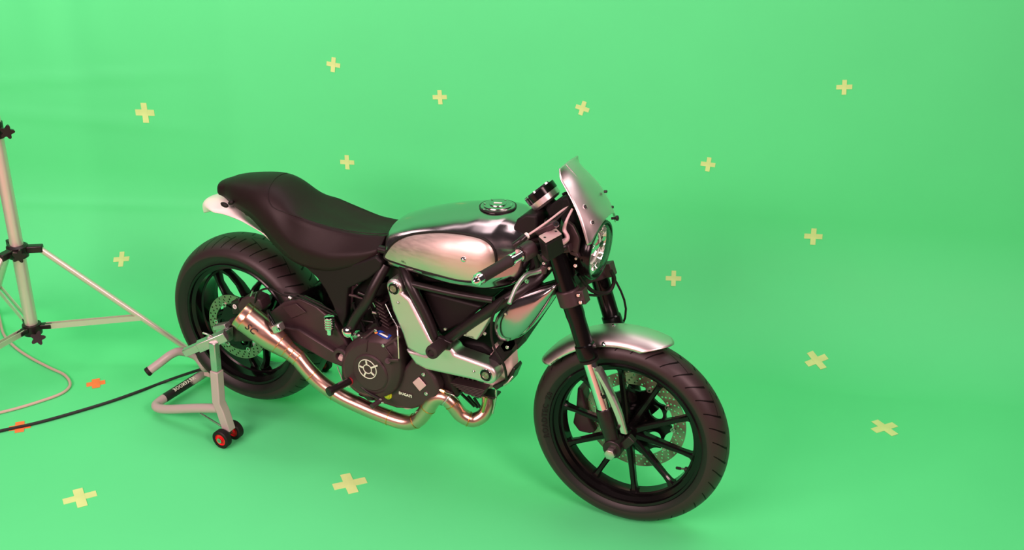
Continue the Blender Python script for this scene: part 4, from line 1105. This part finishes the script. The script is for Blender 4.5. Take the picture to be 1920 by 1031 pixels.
# brake master cylinder and reservoir: box tilted with the bar
def obox(pts_top, hvec, dvec=None): pass
tp = [(1003, 444), (1036, 425), (1044, 427), (1053, 434), (1053, 441), (1025, 456), (1020, 456)]
tp = [(1009, 444), (1041, 427), (1054, 440), (1023, 457)]
tl = [V(G(a, b, .955)) for a, b in tp]
zr = P(1030, 441, -.18)[2]
tl = [V(G(a, b, zr)) for a, b in tp]
mb = MB().prism([q+V((0, 0, -.003)) for q in tl], (0.008, 0.008, -.054)); RES = part('brake_reservoir', mb, M['matte'], bevel=.006, seg=3)
cc_ = sum(tl)/4; mb = MB().prism([cc_+(q-cc_)*.97 for q in tl], (0, 0, .0035)); obj('reservoir_lid', mb, M['cast'], RES, bevel=.0025, label='bare metal reservoir lid with two screws')
for t in (.17, .83):
    q = (tl[0]+tl[3])/2*(1-t)+(tl[1]+tl[2])/2*t; obj('lid_screw', MB().cyl(q+V((0, 0, .003)), q+V((0, 0, .0048)), .0035, 10), M['black'], RES)
# bracket lugs of the master cylinder
q = V(P(1043, 421, -.165)); lg = part('clamp_lug', MB().bar(P(1005, 436, -.17), P(1046, 418, -.15), .02, .022), M['mag'], bevel=.006); obj('bolt', MB().lathe([(.004, 0), (.0085, 0), (.0085, .005), (.004, .005)], q, nrm((.2, -.6, .6)), 14, closedprof=True), M['chrome'], lg)
q = V(P(1025, 481, -.185)); part('clamp_lug', MB().lathe([(.005, -.008), (.014, -.008), (.015, 0), (.013, .008), (.005, .008)], q, nrm((.3, -.7, .5)), 20, closedprof=True), M['mag'])
part('master_cylinder', MB().tube([P(1012, 484, -.185), P(1058, 462, -.12)], .013, 18), M['satin'])
tubes('brake_banjo', [PL([(1054, 455, -.14), (1064, 446, -.13), (1058, 430, -.125), (1063, 412, -.12), (1073, 392, -.09)], 0)], [.009, .007, .006, .004, .0035], M['cast'])
# brake lever
lv = cr(PL([(1016, 506, -.20), (1004, 510, -.22), (990, 514, -.245), (978, 524, -.275), (967, 540, -.305), (959, 558, -.335), (955, 569, -.35)], 0), 5)
part('brake_lever', MB().tube(lv, [.0085, .0075, .0070, .0065, .0058, .0052, .0062], 12), M['alu'], label='bare aluminium front brake lever')
part('lever_pivot', MB().cyl(P(1020, 498, -.20), P(1018, 512, -.20), .010, 16, ch=.002), M['mag'])
part('lever_adjuster', MB().lathe([(.003, -.003), (.006, -.003), (.006, .003), (.003, .003)], V(P(988, 527, -.25)), (0, 1, .3), 14, closedprof=True), M['steel'])
for a in [(1021, 493), (1031, 502)]: bolt(a[0], a[1], -.195, .005, 'steel')
# left bar, mostly hidden behind the tank and screen
HL = part('handlebar', MB().tube([V((1.20, .115, .905)), V((1.17, .2, .905)), V((1.10, .36, .885))], .0112, 16), M['satin'])
obj('grip', MB().tube([V((1.152, .25, .902)), V((1.10, .37, .884))], .0165, 20), M['grip'], HL)

# ---- instrument
ic = V(P(1016, 364, -.0)); top_l, top_r = V(P(987, 371, 0)), V(P(1031, 337, 0)); ax_i = V(P(1000, 392, 0))-V(P(985, 370, 0))
fdir = nrm(top_r-top_l); nrm_i = nrm(np.cross(fdir, (0, 1, 0))); nrm_i = nrm_i if nrm_i[2] > 0 else -nrm_i
ci = (top_l+top_r)/2+V((.0, 0, 0)); Ri = np.linalg.norm(top_r-top_l)/2*1.0
INS = part('instrument', MB().lathe([(Ri*.93, 0), (Ri, -.004), (Ri*.99, -.026), (Ri*.95, -.027)], ci, nrm_i, 48), M['gloss'], ang=30)
obj('instrument_can', MB().lathe([(Ri*.95, -.026), (Ri*.93, -.044), (Ri*.80, -.050), (Ri*.3, -.052)], ci, nrm_i, 48), M['alu'], INS, ang=30, label='bare metal lower shell of the instrument')
obj('instrument_bezel', MB().lathe([(Ri*.90, -.001), (Ri*.92, .002), (Ri*.97, .001), (Ri*1.005, -.004), (Ri*.98, -.005)], ci, nrm_i, 48, closedprof=True), M['chrome'], INS)
obj('instrument_glass', MB().lathe([(Ri*.9, 0), (Ri*.9, .001), (.0005, .002)], ci, nrm_i, 40), M['gloss'], INS)
q = ci-nrm_i*.05; part('instrument_bracket', MB().tube([q, q-nrm_i*.03+V((.01, 0, 0)), V((1.16, 0, .945))], [.022, .018, .026], 16), M['dark'])
pm('instrument_bracket', [(1022, 392), (1048, 372), (1075, 372), (1072, 392), (1030, 408)], -.04, .04, M['dark'], bevel=.005)

# ---- headlight
hx = V(P(1118, 478, 0)); hn = nrm((math.cos(math.radians(-3)), 0, math.sin(math.radians(-3))))
hc = V((P(1133, 471, 0)[0], 0, P(1133, 471, 0)[2])); RH = .082
hc = hc-hn*.018
HLM = part('headlight', MB().lathe([(RH+.006, .004), (RH+.008, 0), (RH+.006, -.02), (RH*.98, -.05), (RH*.80, -.085), (RH*.5, -.11), (.004, -.12)], hc, hn, 56, caps=False), M['gloss'], ang=50)
obj('headlight_rim', MB().lathe([(RH-.002, .002), (RH, .008), (RH+.006, .008), (RH+.009, .002), (RH+.008, -.006), (RH, -.004)], hc, hn, 56, closedprof=True), M['gloss'], HLM)
refl = MB(); rings4 = []
NR, NA = 9, 24
for i in range(NR+1):
    t = i/NR; ring = []
    for k in range(NA):
        a = 2*PI*k/NA; u, v, w = frame(hn); r = RH*.97*(1-.80*t); dep = -.004-.078*(1-(r/RH)**2)+(.008 if (i+k) % 2 else 0)*min(1, t*4)
        ring.append(hc+hn*dep+r*(math.cos(a)*u+math.sin(a)*v))
    rings4.append(ring)
refl.loft(rings4, caps=False); obj('reflector', refl, M['reflector'], HLM, ang=5)
u, v, w = frame(hn)
obj('light_ring', MB().tube([hc+hn*-.016+.046*(math.cos(a)*u+math.sin(a)*v) for a in np.linspace(0, 2*PI, 36, endpoint=False)], .0032, 8, closed=True), M['stwh'], HLM)
rh = random.Random(3)
for k in range(14):
    a = 2*PI*k/14+.2; rr_h = .060+.010*(k % 2); q = hc+hn*-.010+rr_h*(math.cos(a)*u+math.sin(a)*v)
    ro = rodm((rh.uniform(-1, 1), rh.uniform(-1, 1), rh.uniform(-1, 1)), rh.uniform(.2, .9))
    obj('reflector_facet', MB().box(q, (.006, .014, .016), ro@np.array([hn, -math.sin(a)*u+math.cos(a)*v, math.cos(a)*u+math.sin(a)*v]).T), M['reflector'], HLM, bevel=.001)
obj('bulb', MB().lathe([(.014, -.05), (.016, -.02), (.012, -.012), (.0005, -.010)], hc, hn, 20), M['chrome'], HLM)
u, v, w = frame(hn); mb = MB().box(hc+hn*-.012, (.004, RH*1.6, .014), np.array([hn, u, v]).T); mb.box(hc+hn*-.014+v*.03, (.004, .03, .03), np.array([hn, u, v]).T); obj('bulb_shield', mb, M['chrome'], HLM, bevel=.001)
obj('lens', MB().lathe([(RH-.001, .002), (RH-.003, .006), (RH*.8, .0145), (RH*.5, .021), (RH*.2, .0235), (.0005, .024), (.0005, .021), (RH*.2, .0205), (RH*.5, .018), (RH*.8, .0115), (RH-.005, .003)], hc, hn, 56, closedprof=True), M['glass'], HLM, ang=60)
# bucket brackets and wiring behind the lamp
pm('headlight_bracket', [(1058, 470), (1076, 462), (1080, 490), (1080, 520), (1066, 522), (1058, 505)], -.070, .07, M['gloss'], bevel=.01)
pm('bracket_plate', [(1058, 440), (1063, 415), (1074, 424), (1084, 444), (1086, 452), (1082, 478), (1070, 470), (1056, 460)], -.100, -.085, M['mag'], bevel=.003)
pm('bracket_plate', [(1064, 470), (1082, 475), (1086, 484), (1070, 478)], -.100, -.085, M['mag'], bevel=.002)
bolt(1080, 497, -.105, .006, 'chrome'); bolt(1081, 484, -.105, .004, 'steel')
tubes('wiring_loom', [PL([(1085, 515, -.05), (1110, 545, .0), (1140, 548, .05), (1152, 525, .07), (1146, 508, .05)], 0)], .006, M['rubber'])
tubes('brake_hose', [PL([(1098, 552, -.04), (1125, 553, .03), (1147, 540, .09), (1149, 520, .09)], 0)], .004, M['rubber'])

# ---- fly screen
cst = [(1066, 302), (1080, 317), (1098, 339), (1113, 361), (1126, 382), (1136, 397), (1141, 405)]
edg = [(1049, 316, .064), (1050, 334, .070), (1060, 354, .080), (1072, 377, .091), (1083, 402, .099), (1092, 429, .104), (1101, 460, .106)]
cs = cr([P(a, b, .0) for a, b in cst], 5); es = cr([P(a, b, -w_) for a, b, w_ in edg], 5)
rings5 = []; KU = 28
for i in range(len(cs)):
    ring = []; t = i/(len(cs)-1)
    for k in range(KU+1):
        s_ = -1+2*k/KU; a = abs(s_)
        e = a**(2.4+.4*t); hwid = -es[i][1]
        p = cs[i]*(1-e)+V((es[i][0], 0, es[i][2]))*e
        ez = min(1, a/.86)**(2.2+.4*t); p[2] = cs[i][2]*(1-ez)+es[i][2]*ez
        ring.append(V((p[0], math.copysign(hwid*a**.95, s_) if a > 0 else 0, p[2])))
    rings5.append(ring)
mb = MB().loft(rings5, caps=False, closed=False); SCB = bvh_of(mb)
SCR = part('fly_screen', mb, M['alu'], solid=.0028, ang=60, label='curved brushed aluminium fly screen')
for (a, b) in [(1097, 388), (1111, 417)]:
    h = hit(a, b, SCB)
    if h is not None:
        obj('screw_dimple', MB().lathe([(.0075, -.001), (.0085, .0015), (.0065, .002), (.0055, 0)], h[0], h[1], 24, closedprof=True), M['alu'], SCR)
        obj('screw', MB().lathe([(.0055, 0), (.005, .0022), (.0025, .0026), (.0005, .0012)], h[0], h[1], 16), M['black'], SCR)
cre = [on(SCB, a, b, .0003) for a, b in [(1061, 309), (1070, 319), (1080, 330), (1090, 342)]]
cre = [q for q in cre if q is not None]
if len(cre) > 2: obj('screen_crease', MB().tube(cre, [.0022, .0022, .0015, .0005], 8), M['alu'], SCR)
for (a, b, y) in [(1136, 359, .05), (1148, 388, .06)]:
    part('screen_bolt', MB().cyl(P(a-3, b, y), P(a+2, b, y), .004, 10), M['black'])
part('screen_bolt', MB().lathe([(.004, -.012), (.004, 0), (.008, .002), (.008, .008), (.004, .010)], V(P(1154, 409, .06)), (1, .2, .2), 12), M['black'])
tubes('screen_stay', [PL([(1055, 365, -.06), (1062, 362, -.05), (1070, 372, -.04)], 0)], .004, M['dark'])
pm('lamp_mount', [(1050, 372), (1066, 368), (1078, 400), (1084, 430), (1082, 455), (1074, 462), (1064, 440), (1050, 410)], -.07, .07, M['dark'], bevel=.008)

# ---- front caliper (left side, seen through the wheel)
cl = [P(1095, 712, .09), P(1104, 716, .09), P(1112, 760, .09), P(1128, 795, .09), P(1118, 798, .09), P(1098, 794, .09), P(1086, 778, .09), P(1092, 750, .09)]
mb = MB().prism(cl, (0, -.055, 0)); part('front_caliper', mb, M['mag'], bevel=.006)
tubes('brake_hose', [[(FTOP[1][0]+FTOP[1][1]*L1*.5)+V((.03, .03, 0)), (1.36, .14, .62), V(P(1096, 712, .1))]], .0035, M['rubber'])

# ================================================================ PADDOCK STAND
ST = empty('paddock_stand', (.0, -.05, 0), 'grey tubular rear paddock stand with red wheels lifting the back wheel', 'paddock stand')
def spart(name, mb, m, **k): return obj(name, mb, m, ST, **k)
YS = -.27
def sq(path, w, m, name, **k):
    mb = MB()
    rings_ = []; p = [V(q) for q in path]
    for i in range(len(p)):
        t = nrm((p[min(i+1, len(p)-1)]-p[max(i-1, 0)])); x_ = V((0, 1, 0)); z_ = nrm(np.cross(t, x_))
        rings_.append([p[i]+x_*w*a+z_*w*b for a, b in [(-.5, -.5), (.5, -.5), (.5, .5), (-.5, .5)]])
    mb.loft(rings_); return spart(name, mb, m, bevel=.003, **k)
for s in (1, -1):
    yy = YS*s
    a0 = P(401, 641, YS); a1 = P(406, 694, YS); a2 = P(410, 752, YS); a3 = P(430, 806, YS)
    fy = lambda q: (q[0], yy, q[2])
    sq([fy(a0), fy(a1)], .026, M['galv'], 'inner_upright', label='bare galvanised square upright')
    sq([fy(a1), fy(a2), fy(P(418, 770, YS)), fy(a3)], .033, M['grey'], 'upright')
    # paired wheels either side of the foot
    wc = V(P(427, 806, YS)); wc[1] = yy; wc[2] = .034; ax0 = wc+V((0, -.045, 0)); ax1 = wc+V((0, .045, 0))
    spart('wheel_axle', MB().cyl(ax0+V((0, -.004, 0)), ax1+V((0, .004, 0)), .006, 14), M['steel'])
    for e in (-1, 1):
        q = wc+V((0, .032*e, 0)); tw = spart('stand_wheel', MB().lathe([(.022, -.012), (.030, -.013), (.034, -.010), (.034, .010), (.030, .013), (.022, .012)], q, (0, 1, 0), 36, closedprof=True), M['rubber'])
        hb_ = MB().lathe([(.006, -.014), (.009, -.013), (.010, -.006), (.020, -.006), (.023, -.011), (.023, .011), (.020, .006), (.010, .006), (.009, .013), (.006, .014)], q, (0, 1, 0), 32, closedprof=True)
        obj('wheel_hub', hb_, M['red'], tw, label='red plastic wheel hub')
        obj('axle_cap', MB().lathe([(.0095, -.017), (.0095, -.014)], q, (0, 1, 0), 16) if e < 0 else MB().lathe([(.0095, .014), (.0095, .017)], q, (0, 1, 0), 16), M['steel'], tw)
# U-shaped base
gA = V(P(407, 760, YS)); gB = V(G(290, 765, .028)); gC = V(G(280, 755, .028)); gD = V(G(388, 700, .045))
yb = YS
xb = G(283, 762, .03)[0]+.015
bpts = [(gA[0]+.005, YS, gA[2]-.01), (gA[0]-.10, YS, .10), (xb+.07, YS+.004, .05), (xb+.012, YS+.015, .040), (xb, YS+.06, .040), (xb+.01, -.10, .045), (xb+.02, 0, .05), (xb+.01, .10, .045), (xb, -YS-.06, .040), (xb+.012, -YS-.015, .040), (xb+.07, -YS-.004, .05), (gA[0]-.10, -YS, .10), (gA[0]+.005, -YS, gA[2]-.01)]
BASE = spart('base_tube', MB().tube(cr(bpts, 5), .0165, 18), M['grey'])
# sleeves and supports at the axle
for s in (1, -1):
    e0_ = V(P(342, 659, YS)); e1_ = V(P(420, 624, YS))
    e0_ = V((.052-.115, YS*s-0.0, .352)); e1_ = V((.052+.01, YS*s, .405))
    p0 = V(P(346, 661, -.300)); p1 = V(P(372, 650, -.285)); p2 = V(P(424, 628, -.235))
    f = (lambda q: V((q[0], q[1]*s, q[2])))
    spart('support_bar', MB().bar(f(p0), f(p2), .026, .026), M['galv'], bevel=.002)
    spart('support_sleeve', MB().bar(f(p1), f(p2), .034, .034), M['galv'], bevel=.002)
    q = f(V(P(392, 632, -.265))); cw = spart('clamp_screw', MB().lathe([(.009, -.014), (.009, 0), (.006, .002), (.006, .010), (.0005, .012)], q, (0, 0, 1), 12), M['steel'])
    obj('wing_handle', MB().bar(q+V((-.022, -.004*s, .014)), q+V((.012, .004*s, .004)), .007, .007), M['steel'], cw, bevel=.0015)
    pm_ = MB().prism([f(V(P(a, b, -.225))) for a, b in [(410, 626), (421, 622), (422, 646), (412, 644)]], (0, .045*s, 0)); spart('support_plate', pm_, M['galv'], bevel=.002)
    pl_ = MB().prism([f(V(P(a, b, -.20))) for a, b in [(398, 612), (420, 608), (424, 616), (400, 620)]], (0, .03*s, 0)); spart('support_plate', pl_, M['galv'], bevel=.002)
# handle rising from the middle of the base
hp_ = [(xb+.03, .03, .055), (xb+.02, .015, .085), V(P(385, 690, -.06)), V(P(368, 668, -.08)), V(P(340, 659, -.12)), V(P(322, 664, -.15)), V(P(300, 680, -.185)), V(P(276, 698, -.225))]
hp_ = [V(q) for q in hp_]
HN = spart('handle', MB().tube(cr(hp_, 6), .0155, 18), M['grey'])
eh = hp_[-1]; dh = nrm(hp_[-1]-hp_[-2])
obj('handle_cap', MB().lathe([(.0165, -.012), (.0172, 0), (.014, .003), (.0005, .003)], eh, dh, 24), M['rubber'], HN)
# clamp lugs and long hinge pin
spart('hinge_pin', MB().cyl(P(376, 775, -.22), P(415, 799, -.24), .004, 10), M['steel'])
spart('hinge_lug', MB().box(V(P(392, 697, -.02)), (.03, .03, .03)), M['cast'], bevel=.004)
# lettered band on the cross tube
BSB = None
bm_ = MB().tube([V((xb+.001, -.20, .0405)), V((xb+.01, -.10, .045)), V((xb+.018, -.02, .049))], .0169, 20); 
obj('lettered_band', bm_, M['black'], BASE, label='black band with pale lettering')
def bfn(a, b, c):
    t = (a+.09)/.18; base = V((xb+.002, -.185, .041))*(1-t)+V((xb+.017, -.03, .049))*t
    th_ = .55-b/.0172; n_ = V((math.sin(th_*1.0)*1.0, 0, math.cos(th_)))
    return tuple(base+n_*(.0173+c))
obj('stand_lettering', text('BOOMFARM', .020, bfn, depth=.0006, bold=.0006, space=1.15), M['prgr'], BASE)

# ================================================================ LIGHT STAND (left)
base = V(G(60, 612, .22))
cx, cy = base[0], base[1]
def colz(px, py):
    d = ray(px, py); t = np.dot((V((cx, cy, 0))-CAM)[:2], d[:2])/np.dot(d[:2], d[:2]); return float((CAM+t*d)[2])
zc = colz(35, 467)
LS = empty('light_stand', (cx, cy, 0), 'tall aluminium light stand on tripod legs at left edge', 'light stand')
def lpart(name, mb, m, **k): return obj(name, mb, m, LS, **k)
lpart('column', MB().cyl((cx, cy, .19), (cx, cy, zc+.75), .0235, 28), M['stand'])
lpart('riser', MB().cyl((cx, cy, zc+.7), (cx, cy, zc+1.6), .0195, 28), M['stand'])
foot = V(G(392, 681, .012)); dl = foot-V((cx, cy, 0)); rl = math.hypot(dl[0], dl[1]); a0_ = math.atan2(dl[1], dl[0])
COLR = lpart('collar', MB().lathe([(.024, -.03), (.036, -.028), (.038, -.01), (.038, .014), (.030, .02), (.024, .02)], (cx, cy, zc), (0, 0, 1), 28), M['satin'])
HUBS = lpart('base_hub', MB().lathe([(.018, -.03), (.034, -.028), (.036, -.005), (.034, .012), (.024, .014)], (cx, cy, .22), (0, 0, 1), 28), M['satin'])
for k in range(3):
    a = a0_+k*2*PI/3; d2 = V((math.cos(a), math.sin(a), 0)); top_ = V((cx, cy, zc))+d2*.075; ft_ = V((cx, cy, .012))+d2*rl
    lg_ = lpart('leg', MB().cyl(top_, ft_, .0115, 16), M['stand'])
    obj('foot_cap', MB().cyl(ft_-nrm(ft_-top_)*.05, ft_, .0145, 14, ch=.003), M['rubber'], lg_)
    mid = top_*(1-.58)+ft_*.58
    for e in (-1, 1):
        side = V((-math.sin(a), math.cos(a), 0))*.009*e
        obj('brace', MB().bar(V((cx, cy, .22))+d2*.05+side, mid+side, .004, .020), M['stand'], lg_)
    obj('hinge_block', MB().bar(V((cx, cy, zc))+d2*.03, V((cx, cy, zc))+d2*.088, .030, .026), M['satin'], COLR, bevel=.004)
    obj('hinge_block', MB().bar(V((cx, cy, .22))+d2*.025, V((cx, cy, .22))+d2*.07, .028, .018), M['satin'], HUBS, bevel=.003)
def knob(c, d, r, par):
    loops = []; 
    for i in range(40):
        a = 2*PI*i/40; q = r*(1+.28*math.cos(5*a)); loops.append((q*math.cos(a), q*math.sin(a)))
    u, v, w = frame(d); mb = flat([loops], .014, lambda a, b, c_: tuple(V(c)+a*u+b*v+c_*w))
    mb.cyl(V(c)-w*.03, V(c), .007, 10); obj('knob', mb, M['satin'], par, bevel=.002)
cd = nrm(V((CAM[0]-cx, CAM[1]-cy, 0)))
knob(V((cx, cy, zc-.005))+cd*.055, cd, .020, COLR)
knob(V((cx, cy, .20))+cd*.05+V((.02, 0, -.0)), nrm(cd+V((0, 0, .4))), .022, HUBS)
zk = colz(2, 242); CK = lpart('collar', MB().lathe([(.0205, -.03), (.028, -.028), (.028, .028), (.0205, .03)], (cx, cy, zk), (0, 0, 1), 24), M['satin'])
knob(V((cx, cy, zk))+nrm(rv*.9-hv*.4)*.055, nrm(rv*.6-hv), .020, CK)

# ================================================================ CABLES on the floor
pts = [G(a, b, .006) for a, b in [(-40, 600), (-5, 575), (0, 600), (8, 628), (30, 652), (60, 672), (95, 690), (120, 702), (131, 716), (128, 728), (110, 740), (70, 754), (30, 766), (-10, 776), (-60, 790)]]
tag(obj('power_cable', MB().tube(cr(pts[1:], 6), .0055, 10), M['cable']), 'beige cable looping across the green floor below the light stand', 'cable')
pts = [G(a, b, .006) for a, b in [(-50, 822), (0, 808), (60, 795), (120, 779), (200, 755), (260, 734), (310, 715)]]+[G(350, 701, .05), G(383, 691, .085), G(405, 690, .05), G(440, 702, .006)]
tag(obj('power_cable', MB().tube(cr(pts, 6), .0058, 10), M['bcable']), 'black cable running from lower left corner to the paddock stand', 'cable')
